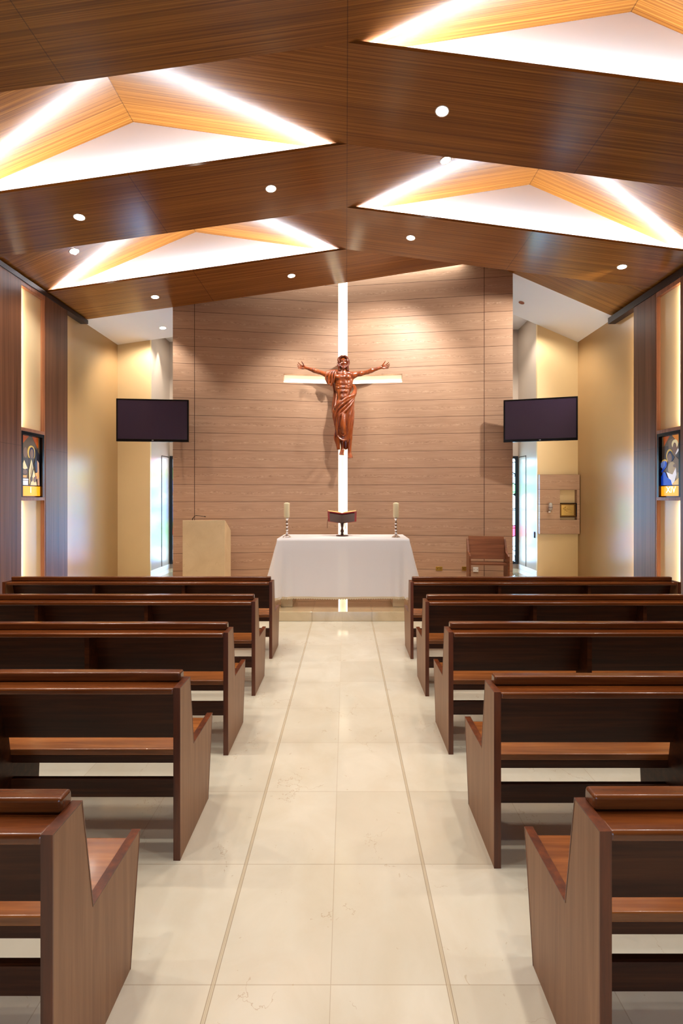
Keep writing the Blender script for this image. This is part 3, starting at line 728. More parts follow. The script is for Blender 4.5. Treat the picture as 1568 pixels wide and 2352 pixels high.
# ------------------------------------------------------------------ televisions
def text_mesh(name, body, size, mat, parent, loc, rot, ext=0.001):
    cu = bpy.data.curves.new(name, 'FONT'); cu.body = body; cu.size = size; cu.extrude = ext; cu.align_x = 'CENTER'; cu.align_y = 'CENTER'
    o = bpy.data.objects.new(name, cu); C.objects.link(o)
    dg = bpy.context.evaluated_depsgraph_get(); me = bpy.data.meshes.new_from_object(o.evaluated_get(dg))
    bpy.data.objects.remove(o, do_unlink=True)
    me.materials.clear(); me.materials.append(M[mat])
    o = bpy.data.objects.new(name, me); C.objects.link(o); o.parent = parent; o.location = loc; o.rotation_euler = rot
    return o
def tv(xa, ya, xb, yb2, zc, lab, side):
    # xa,ya = left edge seen from the nave, xb,yb2 = right edge
    L = math.hypot(xb-xa, yb2-ya); rz = math.atan2(yb2-ya, xb-xa); Hh = 0.372
    t = empty('television', lab, 'television', ((xa+xb)/2, (ya+yb2)/2, zc), rz, 'wall-mounted televisions')
    MB().box(-L/2, L/2, 0, 0.04, -Hh, Hh).build('housing', 'black', t, bevel=0.004)
    b = MB(); w_ = 0.024
    b.box(-L/2, L/2, -0.006, 0, -Hh, -Hh+0.045); b.box(-L/2, L/2, -0.006, 0, Hh-w_, Hh)
    b.box(-L/2, -L/2+w_, -0.006, 0, -Hh+0.045, Hh-w_); b.box(L/2-w_, L/2, -0.006, 0, -Hh+0.045, Hh-w_)
    b.build('bezel', 'black', t, bevel=0.001)
    MB().box(-L/2+w_, L/2-w_, -0.003, -0.0005, -Hh+0.045, Hh-w_).build('screen', 'screen', t)
    text_mesh('maker_logo', 'LG', 0.024, 'logo', t, (0, -0.0075, -Hh+0.022), (PI/2, 0, 0))
    # arm to the screen wall
    ins = 1 if side == 'left' else -1
    MB().box(-0.12, 0.12, 0.04, 0.06, -0.12, 0.12).build('mount_plate', 'black', t, bevel=0.002)
    xw = -2.98 if side == 'left' else 2.98
    p = Vector((xw-(xa+xb)/2, yv(xw)-(ya+yb2)/2-0.004, 0)); p.rotate(Euler((0, 0, -rz)))
    MB().tube([(0, 0.06, 0), (ins*0.3, 0.10, 0), (p.x, p.y-0.02, 0), (p.x, p.y, 0)], 0.018, 8).build('mount_arm', 'black', t)
lA = W(267, 963, 8.02); lB = W(433, 967, 8.14)
tv(lA[0], lA[1], lB[0], lB[1], lB[2], 'black flat television with dark screen on the left edge of the oak screen', 'left')
rA = W(1156, 968, 8.16); rB = W(1326.5, 960, 7.83)
tv(rA[0], rA[1], rB[0], rB[1], (rA[2]+rB[2])/2, 'black flat television with dark violet screen on the right edge of the oak screen', 'right')

# ------------------------------------------------------------------ tabernacle panel
tx0, tx1 = CX+443*9.7/F, CX+534*9.7/F; tz0, tz1 = 1.03, 2.274
ox0, ox1 = CX+489*9.7/F, CX+528*9.7/F; oz0, oz1 = CZ-52*9.7/F, CZ+17*9.7/F
mb = MB(); ya, yb3 = YG-0.10, YG-0.001
mb.box(tx0, ox0, ya, yb3, tz0, tz1); mb.box(ox1, tx1, ya, yb3, tz0, tz1); mb.box(ox0, ox1, ya, yb3, tz0, oz0); mb.box(ox0, ox1, ya, yb3, oz1, tz1)
tag(mb.build('wall_panel', 'oak_small', bevel=0.0), 'square brushed oak panel with an open recess on the gold wall, right', 'wall panel')
tb = empty('tabernacle', 'small gold tabernacle with relief door in the recess of the oak wall panel', 'tabernacle', ((ox0+ox1)/2-0.01, YG-0.085, CZ-45*9.7/F))
tw, thh = 0.165, 0.28
MB().box(-tw, tw, 0.0, 0.08, 0, thh).build('cabinet', 'gold', tb, bevel=0.004)
M['bronze'] = plain('dark_bronze', (110, 76, 34), 0.35, metal=0.8)
f = MB(); f.box(-tw-0.002, tw+0.014, -0.02, 0.079, thh+0.0005, thh+0.012); f.box(tw+0.0005, tw+0.014, -0.02, 0.079, 0, thh); f.build('outer_frame', 'black', tb)
f = MB(); f.box(-tw, tw, -0.012, 0, thh-0.03, thh); f.box(-tw, tw, -0.012, 0, 0, 0.03); f.box(-tw, -tw+0.03, -0.012, 0, 0.03, thh-0.03); f.box(tw-0.03, tw, -0.012, 0, 0.03, thh-0.03)
f.build('door_frame', 'bronze', tb, bevel=0.005)
f = MB(); rnd = random.Random(3)
for k in range(16):
    cx, cz = rnd.uniform(-0.09, 0.09), 0.14+rnd.uniform(-0.06, 0.06); a = rnd.uniform(0, PI)
    f.tube([(cx-0.02*math.cos(a), -0.003, cz-0.02*math.sin(a)), (cx+0.006*math.sin(a), -0.008, cz), (cx+0.02*math.cos(a), -0.003, cz+0.02*math.sin(a))], [0.003, 0.006, 0.003], 6)
f.build('relief', 'gold', tb, smooth=True)
MB().box(-tw-0.004, tw+0.016, 0.03, 0.085, -0.012, -0.0005).build('base', 'black', tb)
lp = W(1264, 1168, 9.58)
lm = empty('sanctuary_lamp', 'small glass and chrome sanctuary lamp on the oak wall panel left of the tabernacle', 'wall lamp', lp)
MB().lathe([(0.018, -0.07), (0.034, -0.04), (0.040, 0.0), (0.038, 0.05), (0.028, 0.095), (0.02, 0.10)], (0, 0, 0.02), 22).build('glass', 'glass_clear', lm, smooth=True)
MB().lathe([(0.0405, -0.004), (0.044, 0.0), (0.0405, 0.006)], (0, 0, 0.02), 22).build('band', 'lamp_red', lm)
MB().lathe([(0.02, -0.075), (0.026, -0.06), (0.026, -0.05)], (0, 0, 0.0), 20).build('cup', 'chrome', lm)
MB().box(-0.045, -0.01, -0.012, 0.067, -0.085, -0.062).build('bracket', 'chrome', lm, bevel=0.003)

# ------------------------------------------------------------------ stations of the cross in the wall niches
cols = {'o': (176, 82, 20), 'o2': (226, 140, 40), 'br': (96, 78, 58), 'br2': (120, 98, 74), 'bd': (70, 58, 50), 'dk': (44, 42, 52), 'sk': (124, 96, 78), 'go': (208, 174, 84),
        'nv': (38, 34, 66), 'cr': (238, 222, 170), 'wh': (246, 244, 250), 'pk': (206, 164, 136), 'am': (224, 168, 86), 'bl': (10, 66, 206), 'lb': (110, 140, 214), 'rd': (130, 40, 50), 'bk': (16, 14, 16), 'tn': (176, 152, 110), 'ye': (246, 206, 120)}
for k, c in cols.items(): M['art_'+k] = plain('art_'+k, c, 0.35, emit=c, es=0.22)
def ell(cx, cy, rx, ry, a0=0, a1=360, n=22):
    return [(cx+rx*math.cos(math.radians(a0+(a1-a0)*k/n)), cy+ry*math.sin(math.radians(a0+(a1-a0)*k/n))) for k in range(n+(0 if a1-a0 == 360 else 1))]
artI = [('br', [(0, 0), (1, 0), (1, 1), (0, 1)]), ('dk', [(0.75, 0.2), (1, 0.35), (1, 1), (0.8, 1)]), ('o', [(0, 0), (0.42, 0), (0, 0.22)]), ('o', [(0.58, 0), (0.92, 0), (0.92, 0.24)]),
        ('bd', [(0.0, 0.45), (0.5, 0.45), (0.45, 0.7), (0.0, 0.9)]), ('sk', ell(0.23, 0.34, 0.10, 0.105)), ('go', ell(0.54, 0.33, 0.20, 0.145)), ('nv', ell(0.56, 0.34, 0.145, 0.125)), ('bd', [(0.42, 0.44), (0.8, 0.44), (0.86, 0.6), (0.4, 0.6)]), ('sk', ell(0.555, 0.355, 0.09, 0.10)),
        ('cr', [(0.16, 0.5), (0.33, 0.66), (0.2, 0.68), (0.03, 0.66)]), ('sk', ell(0.19, 0.73, 0.12, 0.05)), ('am', [(0.05, 0.80), (0.30, 0.80), (0.27, 0.85), (0.07, 0.85)]), ('wh', [(0.0, 0.87), (0.37, 0.87), (0.37, 0.90), (0.0, 0.90)]), ('wh', [(0.03, 0.91), (0.35, 0.91), (0.35, 1), (0.03, 1)]),
        ('cr', [(0.53, 0.47), (0.62, 0.64), (0.72, 0.78), (0.82, 1), (0.42, 1), (0.40, 0.7)]), ('tn', [(0.53, 0.52), (0.6, 0.7), (0.5, 0.9), (0.46, 0.75)]), ('nv', [(0.7, 0.5), (0.82, 0.5), (0.85, 0.72), (0.75, 0.72)]), ('pk', [(0.84, 0.48), (0.93, 0.53), (0.97, 1), (0.86, 1), (0.84, 0.7)]), ('am', [(0.72, 0.75), (0.9, 0.72), (0.92, 0.84), (0.80, 0.87)]), ('rd', [(0.72, 0.82), (0.78, 0.80), (0.80, 0.87)]), ('sk', ell(0.52, 0.87, 0.07, 0.055)), ('sk', ell(0.70, 0.88, 0.07, 0.055)),
        ('bk', [(0.86, 0.22), (0.88, 0.22), (0.45, 1), (0.42, 1)])]
artX = [('br', [(0, 0), (1, 0), (1, 1), (0, 1)]), ('bd', [(0, 0.2), (0.35, 0.2), (0.3, 0.6), (0, 0.6)]), ('o', [(0.08, 0), (0.42, 0), (0.12, 0.19)]), ('o2', [(0.54, 0), (1, 0), (1, 0.24)]), ('br2', [(0.35, 0.1), (0.6, 0.05), (0.9, 0.22), (1, 0.6), (0.4, 0.4)]),
        ('cr', ell(0.69, 0.18, 0.16, 0.09)), ('sk', ell(0.68, 0.27, 0.10, 0.12)), ('wh', [(0.84, 0.28), (0.92, 0.3), (0.78, 0.38), (0.72, 0.39)]), ('bd', [(0.74, 0.42), (0.92, 0.32), (1, 0.6), (0.85, 0.75)]), ('go', ell(0.42, 0.40, 0.17, 0.13)), ('nv', ell(0.45, 0.42, 0.145, 0.115)), ('nv', [(0.5, 0.36), (0.68, 0.44), (0.55, 0.54)]), ('sk', ell(0.44, 0.455, 0.11, 0.10)),
        ('go', ell(0.16, 0.52, 0.15, 0.055)), ('lb', ell(0.12, 0.58, 0.16, 0.08)), ('bl', [(0.2, 0.5), (0.3, 0.53), (0.25, 0.62), (0.02, 0.74), (0.0, 0.7), (0.18, 0.6)]),
        ('br2', [(0.35, 0.56), (0.55, 0.54), (0.78, 0.44), (0.9, 0.5), (0.95, 0.75), (0.8, 0.9), (0.35, 0.8)]), ('tn', ell(0.56, 0.66, 0.2, 0.13)), ('sk', ell(0.72, 0.615, 0.09, 0.035)), ('wh', [(0.28, 0.73), (0.42, 0.76), (0.6, 0.79), (0.77, 0.66), (0.8, 0.8), (0.65, 0.98), (0.5, 1), (0.4, 0.86)]), ('bl', [(0.0, 0.82), (0.12, 0.72), (0.22, 0.74), (0.32, 0.84), (0.52, 0.9), (0.58, 1), (0, 1)]), ('ye', [(0.6, 0.97), (1, 0.83), (1, 1), (0.6, 1)]), ('tn', [(0.85, 0.75), (0.98, 0.78), (0.9, 0.86), (0.78, 0.9)])]
def station(side, y0, y1, art, num, lab):
    # u runs left to right as seen from the aisle
    if side < 0: mp = lambda u, v, o: (PL-0.05+o, y0+0.055+u*(y1-y0-0.125), ZP1-0.055-v*0.735)
    else: mp = lambda u, v, o: (PR+0.05-o, y1-0.075-u*(y1-y0-0.125), ZP1-0.055-v*0.735)
    t = empty('stained_glass_picture', lab, 'picture', (PL-0.064 if side < 0 else PR+0.064, (y0+y1)/2, ZP0+0.001), 0, 'stations in the lit niches')
    off = Vector(t.location)
    def loc(p): return tuple(Vector(p)-off)
    a, b = (PL-0.0645, PL-0.006) if side < 0 else (PR+0.006, PR+0.0645)
    f = MB(); ya_, yb_ = y0+0.001, y1-0.024
    def bx(xa, xb, yy0, yy1, z0, z1): f.box(xa-off.x, xb-off.x, yy0-off.y, yy1-off.y, z0-off.z, z1-off.z)
    bx(a, b, ya_, ya_+0.04, ZP0+0.001, ZP1-0.001); bx(a, b, yb_-0.04, yb_, ZP0+0.001, ZP1-0.001); bx(a, b, ya_+0.04, yb_-0.04, ZP1-0.05, ZP1-0.001)
    xb_ = (PL-0.0645, PL-0.062) if side < 0 else (PR+0.062, PR+0.0645); bx(xb_[0], xb_[1], ya_+0.04, yb_-0.04, ZP0+0.001, ZP1-0.05)
    f.build('frame', 'black', t)
    m_ = MB()
    for i, (c, poly) in enumerate(art):
        m_.use('art_'+c); o_ = 0.0006*i
        m_.hexa([loc(mp(u, v, o_)) for u, v in poly], [loc(mp(u, v, o_-0.004)) for u, v in poly])
    m_.build('stained_glass_panel', None, t)
    q = [(-0.03, 1.02), (1.03, 1.02), (1.03, 1.22), (-0.03, 1.22)]
    MB().hexa([loc(mp(u, v, 0.004)) for u, v in q], [loc(mp(u, v, -0.01)) for u, v in q]).build('numeral_plate', 'pale_glow', t)
    text_mesh('numeral', num, 0.13, 'numeral', t, loc(mp(0.5, 1.10, 0.0065)), (PI/2, 0, PI/2 if side < 0 else -PI/2), 0.001)
station(-1, *NL, artI, 'I', 'stained glass picture of haloed robed figures above a lit amber plate numbered I, left wall')
station(1, *NR, artX, 'XIV', 'stained glass picture with blue robe above a lit amber plate numbered XIV, right wall')

# ------------------------------------------------------------------ carved figure (distance fields meshed with surface nets)
KS = 8.58/F
def P(px, py, y=0.0): return np.array(((px-788)*KS, y, (1053-py)*KS))
class Field:
    def __init__(s, lo, hi, h):
        s.lo = np.array(lo, float); s.h = h; s.n = np.ceil((np.array(hi)-s.lo)/h).astype(int)+1
        s.d = np.full(s.n, 1.0, np.float32)
        s.ax = [s.lo[i]+h*np.arange(s.n[i]) for i in range(3)]
    def win(s, lo, hi, m):
        a = np.clip(np.floor((np.array(lo)-m-s.lo)/s.h).astype(int), 0, s.n); b = np.clip(np.ceil((np.array(hi)+m-s.lo)/s.h).astype(int)+1, 0, s.n)
        sl = tuple(slice(a[i], b[i]) for i in range(3))
        X, Y, Z = np.meshgrid(s.ax[0][sl[0]], s.ax[1][sl[1]], s.ax[2][sl[2]], indexing='ij')
        return sl, X.astype(np.float32), Y.astype(np.float32), Z.astype(np.float32)
    def put(s, sl, d, k, sub=False):
        if d.size == 0: return
        o = s.d[sl]
        if sub: o, d = -o, d
        hh = np.maximum(k-np.abs(o-d), 0)/max(k, 1e-6)
        r = np.minimum(o, d)-hh*hh*k*0.25
        s.d[sl] = -r if sub else r
    def cap(s, a, b, ra, rb=None, k=0.02, sub=False, flat=1.0):
        rb = ra if rb is None else rb; a = np.array(a, float); b = np.array(b, float); r = max(ra, rb)
        sl, X, Y, Z = s.win(np.minimum(a, b)-r, np.maximum(a, b)+r, 0.06)
        ab = b-a; L = max((ab**2).sum(), 1e-9)
        t = np.clip(((X-a[0])*ab[0]+(Y-a[1])*ab[1]+(Z-a[2])*ab[2])/L, 0, 1)
        d = np.sqrt((X-a[0]-t*ab[0])**2+((Y-a[1]-t*ab[1])/flat)**2+(Z-a[2]-t*ab[2])**2)-(ra+(rb-ra)*t)
        s.put(sl, d*min(flat, 1.0) if flat < 1 else d, k, sub)
    def chain(s, pts, rs, k=0.015, kj=0.004, flat=1.0):
        if not isinstance(rs, (list, tuple)): rs = [rs]*len(pts)
        if len(pts) > 2:
            q = [np.append(np.array(p, float), r_) for p, r_ in zip(pts, rs)]; q = [2*q[0]-q[1]]+q+[2*q[-1]-q[-2]]; out = []
            for i in range(1, len(q)-2):
                for t in (0, .25, .5, .75):
                    out.append(0.5*((2*q[i])+(q[i+1]-q[i-1])*t+(2*q[i-1]-5*q[i]+4*q[i+1]-q[i+2])*t*t+(3*q[i]-q[i-1]-3*q[i+1]+q[i+2])*t**3))
            out.append(q[-2]); pts = [o[:3] for o in out]; rs = [float(o[3]) for o in out]
        A = np.array([np.array(p, float) for p in pts]); rr = max(rs)
        sl, X, Y, Z = s.win(A.min(0)-rr, A.max(0)+rr, 0.05)
        if X.size == 0: return
        d = np.full(X.shape, 9.0, np.float32)
        for i in range(len(A)-1):
            a, b = A[i], A[i+1]; ab = b-a; L = max((ab**2).sum(), 1e-9)
            t = np.clip(((X-a[0])*ab[0]+(Y-a[1])*ab[1]+(Z-a[2])*ab[2])/L, 0, 1)
            d = np.minimum(d, np.sqrt((X-a[0]-t*ab[0])**2+(Y-a[1]-t*ab[1])**2+(Z-a[2]-t*ab[2])**2)-(rs[i]+(rs[i+1]-rs[i])*t))
        s.put(sl, d, k)
    def ell(s, c, r, k=0.02, sub=False):
        c = np.array(c, float); r = np.array(r, float)
        sl, X, Y, Z = s.win(c-r, c+r, 0.06)
        q = np.sqrt(((X-c[0])/r[0])**2+((Y-c[1])/r[1])**2+((Z-c[2])/r[2])**2)
        s.put(sl, (q-1)*r.min(), k, sub)
    def mesh(s):
        d = s.d; ins = d < 0
        c = [ins[i:d.shape[0]-1+i, j:d.shape[1]-1+j, k:d.shape[2]-1+k] for i in (0, 1) for j in (0, 1) for k in (0, 1)]
        tot = sum(x.astype(np.int8) for x in c); act = (tot > 0) & (tot < 8)
        idx = np.argwhere(act); num = -np.ones(act.shape, np.int32); num[act] = np.arange(len(idx))
        acc = np.zeros((len(idx), 3)); cnt = np.zeros(len(idx))
        cor = [(i, j, k) for i in (0, 1) for j in (0, 1) for k in (0, 1)]
        for a in range(8):
            for b in range(a+1, 8):
                if sum(abs(cor[a][q]-cor[b][q]) for q in range(3)) != 1: continue
                va = d[idx[:, 0]+cor[a][0], idx[:, 1]+cor[a][1], idx[:, 2]+cor[a][2]]; vb = d[idx[:, 0]+cor[b][0], idx[:, 1]+cor[b][1], idx[:, 2]+cor[b][2]]
                m = (va < 0) != (vb < 0); t = np.where(m, va/np.where(m, va-vb, 1), 0); t = np.clip(t, 0, 1)
                p = np.array(cor[a])+t[:, None]*(np.array(cor[b])-np.array(cor[a])); acc[m] += p[m]; cnt[m] += 1
        V = s.lo+s.h*(idx+acc/cnt[:, None]); Fs = []
        for ax in range(3):
            u, v = (ax+1) % 3, (ax+2) % 3
            s0 = [slice(1, -1)]*3; s1 = [slice(1, -1)]*3; s0[ax] = slice(0, -1); s1[ax] = slice(1, None)
            e = np.argwhere(ins[tuple(s0)] != ins[tuple(s1)]); off = np.array([1, 1, 1]); off[ax] = 0; e = e+off
            e0 = e.copy(); nx = ins[e0[:, 0], e0[:, 1], e0[:, 2]]
            def cell(du, dv):
                q = e.copy(); q[:, u] -= du; q[:, v] -= dv; return num[q[:, 0], q[:, 1], q[:, 2]]
            quad = np.stack([cell(1, 1), cell(0, 1), cell(0, 0), cell(1, 0)], 1); quad[~nx] = quad[~nx][:, ::-1]; Fs.append(quad)
        return V, np.concatenate(Fs)
def field_obj(f, name, mat, parent, smooth_it=1):
    V, Q = f.mesh(); me = bpy.data.meshes.new(name); me.from_pydata(V.tolist(), [], Q.tolist()); me.materials.append(M[mat])
    me.shade_smooth(); o = bpy.data.objects.new(name, me); C.objects.link(o); o.parent = parent
    md = o.modifiers.new('relax', 'SMOOTH'); md.factor = 0.5; md.iterations = smooth_it
    return o
stt = empty('statue', 'life-size carved brown wooden figure of a robed man with outstretched arms, on the glowing cross', 'statue', (CX-6*KS, 8.58, CZ-(1053-1142)*KS))
# --- body
B = Field(P(676, 1056, -0.24), P(900, 815, 0.16), 0.0058)
B.ell(P(788, 878, 0.0), (0.152, 0.105, 0.19), 0.03)
B.ell(P(789.5, 904, 0.0), (0.118, 0.092, 0.17), 0.05)
B.ell(P(790, 928, 0.0), (0.135, 0.105, 0.12), 0.05)
for s in (-1, 1):
    B.ell(P(788+s*8.6, 868.5, -0.075), (0.076, 0.045, 0.052), 0.018)                 # chest
    B.cap(P(788+s*3, 855, -0.02), P(788+s*20, 860, 0.0), 0.036, 0.045, 0.03)          # shoulder line
    B.cap(P(788+s*2, 859.5, -0.070), P(788+s*16, 857.5, -0.036), 0.009, 0.007, 0.02)   # collar bone
    B.ell(P(788+s*23, 862, 0.0), (0.066, 0.062, 0.062), 0.03)                          # deltoid
    B.cap(P(788+s*18, 868, 0.02), P(788+s*14, 895, 0.02), 0.05, 0.04, 0.03)            # back muscle
    for i, py in enumerate((883, 892, 901)):
        B.ell(P(789+s*4.6, py, -0.088), (0.035, 0.024, 0.033), 0.012)                  # belly muscles
    B.ell(P(789+s*4.2, 914, -0.082), (0.032, 0.026, 0.055), 0.008)
    for i in range(3): B.cap(P(788+s*11, 882+i*5.5, -0.072), P(788+s*15.5, 879+i*5.5, -0.034), 0.009, 0.008, 0.018)   # ribs
B.cap(P(788, 862, -0.125), P(789, 920, -0.118), 0.006, 0.006, 0.012, sub=True)
B.ell(P(789, 910, -0.115), (0.008, 0.012, 0.010), 0.008, sub=True)
B.cap(P(788, 858, -0.01), P(788.5, 845, -0.02), 0.056, 0.052, 0.025)
# arms
B.cap(P(766, 862, 0), P(748, 860.5, -0.01), 0.055, 0.047, 0.03); B.cap(P(748, 860.5, -0.01), P(731, 854.5, -0.02), 0.048, 0.036, 0.02)
B.cap(P(731, 855, -0.02), P(722, 852.5, -0.03), 0.040, 0.043, 0.02); B.cap(P(722, 852.5, -0.03), P(703, 846.6, -0.05), 0.042, 0.025, 0.015)
B.cap(P(811, 861, 0), P(828, 858.5, -0.01), 0.055, 0.045, 0.03); B.cap(P(828, 858.5, -0.01), P(844, 855.5, -0.02), 0.046, 0.036, 0.02)
B.cap(P(844, 855.5, -0.02), P(853, 852, -0.03), 0.040, 0.043, 0.02); B.cap(P(853, 852, -0.03), P(874, 846.0, -0.05), 0.042, 0.025, 0.015)
def hand(wr, d, up):
    """wr wrist, d = +1 hand points to picture right"""
    ex = np.array((d*0.985, -0.05, 0.17)); ez = np.array((-d*0.17, 0.0, 0.985)); ey = np.array((0, -1.0, 0)); w0 = np.array(wr)
    def q(a, b, c=0.0): return w0+ex*a+ez*b+ey*c
    B.cap(q(-0.01, 0), q(0.025, 0.0), 0.024, 0.024, 0.012, flat=0.75)
    for b in (-0.026, -0.009, 0.009, 0.026): B.cap(q(0.018, b*0.55), q(0.082, b), 0.017, 0.0145, 0.008, flat=0.8)     # palm
    B.ell(q(0.035, 0.026, 0.010), (0.024, 0.016, 0.020), 0.010); B.ell(q(0.04, -0.026, 0.008), (0.026, 0.014, 0.014), 0.010)
    fin = [(0.029, 0.090, 0.030, 0.022, 0.20), (0.010, 0.094, 0.033, 0.024, 0.10), (-0.009, 0.090, 0.031, 0.024, 0.02), (-0.027, 0.082, 0.026, 0.018, -0.10)]
    for b, a, l1, l2, sp in fin:
        p0 = q(a-0.012, b); p1 = q(a+l1, b*1.25+sp*0.05, 0.010); p2 = p1+ex*l2*0.85+ez*(sp*0.03+0.004)+ey*l2*0.7; p3 = p2+ex*0.006+ey*0.018+ez*0.003
        B.cap(p0, p1, 0.0098, 0.0090, 0.004); B.cap(p1, p2, 0.0090, 0.0082, 0.003); B.cap(p2, p3, 0.0082, 0.0072, 0.003)
    t0 = q(0.018, 0.020, 0.008); t1 = q(0.046, 0.052, 0.020); t2 = q(0.072, 0.076, 0.026); t3 = q(0.088, 0.094, 0.028)
    B.cap(t0, t1, 0.017, 0.0125, 0.008); B.cap(t1, t2, 0.0120, 0.0100, 0.004); B.cap(t2, t3, 0.0100, 0.0078, 0.004)
hand(P(702, 846.4, -0.05), -1, 1); hand(P(875, 845.8, -0.05), 1, 1)
# head
B.ell(P(788.5, 832.5, 0.0), (0.078, 0.092, 0.100), 0.02)
B.ell(P(788.7, 837, -0.035), (0.066, 0.070, 0.098), 0.02)
B.ell(P(788.8, 845, -0.055), (0.042, 0.045, 0.042), 0.02)
B.cap(P(783.5, 830.8, -0.098), P(794, 830.8, -0.098), 0.010, 0.010, 0.010)
for s in (-1, 1):
    B.ell(P(788.8+s*3.9, 833.4, -0.112), (0.019, 0.016, 0.011), 0.010, sub=True)
    B.ell(P(788.8+s*3.9, 833.6, -0.092), (0.013, 0.012, 0.009), 0.003)
    B.cap(P(788.8+s*2.6, 833.4, -0.104), P(788.8+s*5.3, 833.5, -0.098), 0.0035, 0.003, 0.002)
    B.ell(P(788.8+s*4.8, 837.5, -0.080), (0.020, 0.018, 0.014), 0.012)
    B.cap(P(788.8+s*1.8, 831.6, -0.112), P(788.8+s*5.8, 831.2, -0.096), 0.006, 0.005, 0.004)
    B.ell(P(788.8+s*9.2, 834.5, -0.0), (0.012, 0.022, 0.03), 0.006)
B.cap(P(788.8, 831.8, -0.104), P(788.8, 838.0, -0.132), 0.0085, 0.013, 0.008); B.cap(P(787.2, 838.3, -0.118), P(790.4, 838.3, -0.118), 0.008, 0.008, 0.005)
B.cap(P(786.2, 841.6, -0.112), P(791.4, 841.6, -0.112), 0.0055, 0.0055, 0.003); B.cap(P(786.8, 843.0, -0.110), P(790.8, 843.0, -0.110), 0.0055, 0.0055, 0.003)
# legs and feet
B.cap(P(781, 930, -0.01), P(786, 980, -0.075), 0.085, 0.056, 0.03); B.cap(P(786, 980, -0.075), P(786, 1000, -0.035), 0.055, 0.052, 0.02); B.cap(P(786, 1000, -0.035), P(786, 1029, -0.01), 0.050, 0.030, 0.02)
B.cap(P(798, 930, -0.01), P(802, 985, -0.045), 0.085, 0.055, 0.03); B.cap(P(802, 985, -0.045), P(802.5, 1006, -0.02), 0.053, 0.050, 0.02); B.cap(P(802.5, 1006, -0.02), P(802.5, 1038, 0.0), 0.048, 0.030, 0.02)
def foot(ax, ay, tx, ty, y0):
    B.ell(P(ax, ay, y0+0.01), (0.034, 0.045, 0.035), 0.02)
    for b in (-0.6, -0.2, 0.2, 0.6): B.cap(P(ax+b*3, ay+1, y0-0.01), P(tx+b*6.0, ty-2.5, y0-0.085), 0.020, 0.0135, 0.010)
    for i, b in enumerate((-1, -0.52, -0.05, 0.42, 0.92)):
        r = (0.0125, 0.010, 0.0095, 0.009, 0.0085)[i if ax > 790 else 4-i]
        B.cap(P(tx+b*4.4, ty-2.5, y0-0.085), P(tx+b*5.0, ty-0.3, y0-0.11), r, r, 0.003)
foot(786, 1033, 783.8, 1046, -0.01); foot(802.5, 1041, 804.5, 1053, 0.0)
body = field_obj(B, 'body', 'statue', stt, 2)
# --- hair and beard
Hh = Field(P(768, 860, -0.17), P(808, 813, 0.14), 0.0052)
Hh.ell(P(788.3, 832.0, 0.012), (0.090, 0.100, 0.104), 0.01)
Hh.ell(P(788.7, 838, -0.108), (0.060, 0.060, 0.104), 0.02, sub=True)
Hh.ell(P(788.7, 832, -0.125), (0.050, 0.050, 0.058), 0.02, sub=True)
for s in (-1, 1):
    for j in range(6):
        y0 = -0.072+j*0.026; off = 9.3+0.9*math.sin(j*1.9)+(0.7 if j in (1, 2) else 0)
        pts = []
        for i in range(10):
            py = 822+i*3.4; wv = math.sin(i*1.25+j*2.1+s)*1.0
            ox = (off-3.2 if i == 0 else off-0.8 if i == 1 else off+0.8)+wv-(0.14*(i-3) if i > 3 else 0)
            pts.append(P(788.3+s*ox, py, y0+0.010*math.sin(i*1.7+j)))
        Hh.chain(pts, [0.018, 0.021, 0.022, 0.020, 0.022, 0.019, 0.021, 0.019, 0.016, 0.009], 0.006)
    for j in range(5):   # locks combed back from the parting
        a = 0.25+j*0.30
        Hh.chain([P(788.3+s*0.4, 821.2-j*0.5, -0.082+j*0.035), P(788.3+s*4.2, 821.4-j*0.3, -0.088+j*0.035), P(788.3+s*7.8, 824.5, -0.080+j*0.033), P(788.3+s*9.6, 829.5, -0.066+j*0.03)], [0.014, 0.017, 0.018, 0.016], 0.005)
    Hh.chain([P(788.7+s*7.2, 837, -0.062), P(788.7+s*6.4, 842, -0.078), P(788.7+s*3.8, 846.5, -0.095), P(788.7+s*1.2, 849.0, -0.105)], [0.012, 0.015, 0.018, 0.016], 0.008)   # beard
    Hh.cap(P(788.7+s*0.8, 840.3, -0.120), P(788.7+s*3.6, 842.0, -0.108), 0.0065, 0.005, 0.004)    # moustache
for k in (-1, 0, 1): Hh.chain([P(788.8+k*1.6, 844.6, -0.103), P(788.8+k*1.8, 848, -0.108), P(788.8+k*1.2, 851.2, -0.098)], [0.013, 0.014, 0.008], 0.006)
field_obj(Hh, 'hair', 'statue_hair', stt, 1)
# --- robe
R = Field(P(740, 1040, -0.25), P(822, 846, 0.18), 0.0058)
tab = [(900, 770, 812, .105), (912, 768, 814.5, .125), (930, 765, 813.5, .135), (945, 763.3, 812.5, .135), (956, 763, 812.5, .135), (970, 765.5, 812, .135), (983, 768.5, 810.8, .13), (1000, 768, 809.5, .115), (1009, 766, 808.5, .105), (1016, 769, 807.5, .10), (1024, 772.5, 806.5, .09), (1036, 773.5, 806, .085)]
tz = np.array([(1053-t[0])*KS for t in tab])[::-1]
tl_ = np.array([(t[1]-788)*KS for t in tab])[::-1]; tr_ = np.array([(t[2]-788)*KS for t in tab])[::-1]; th_ = np.array([t[3] for t in tab])[::-1]
def front(px, py, out=0.0):
    z = (1053-py)*KS; l, r, hd = np.interp(z, tz, tl_), np.interp(z, tz, tr_), np.interp(z, tz, th_)
    cx, hw_ = (l+r)/2, (r-l)/2; u = np.clip(((px-788)*KS-cx)/hw_, -0.98, 0.98)
    return P(px, py, -0.01-hd*math.sqrt(1-u*u)-out)
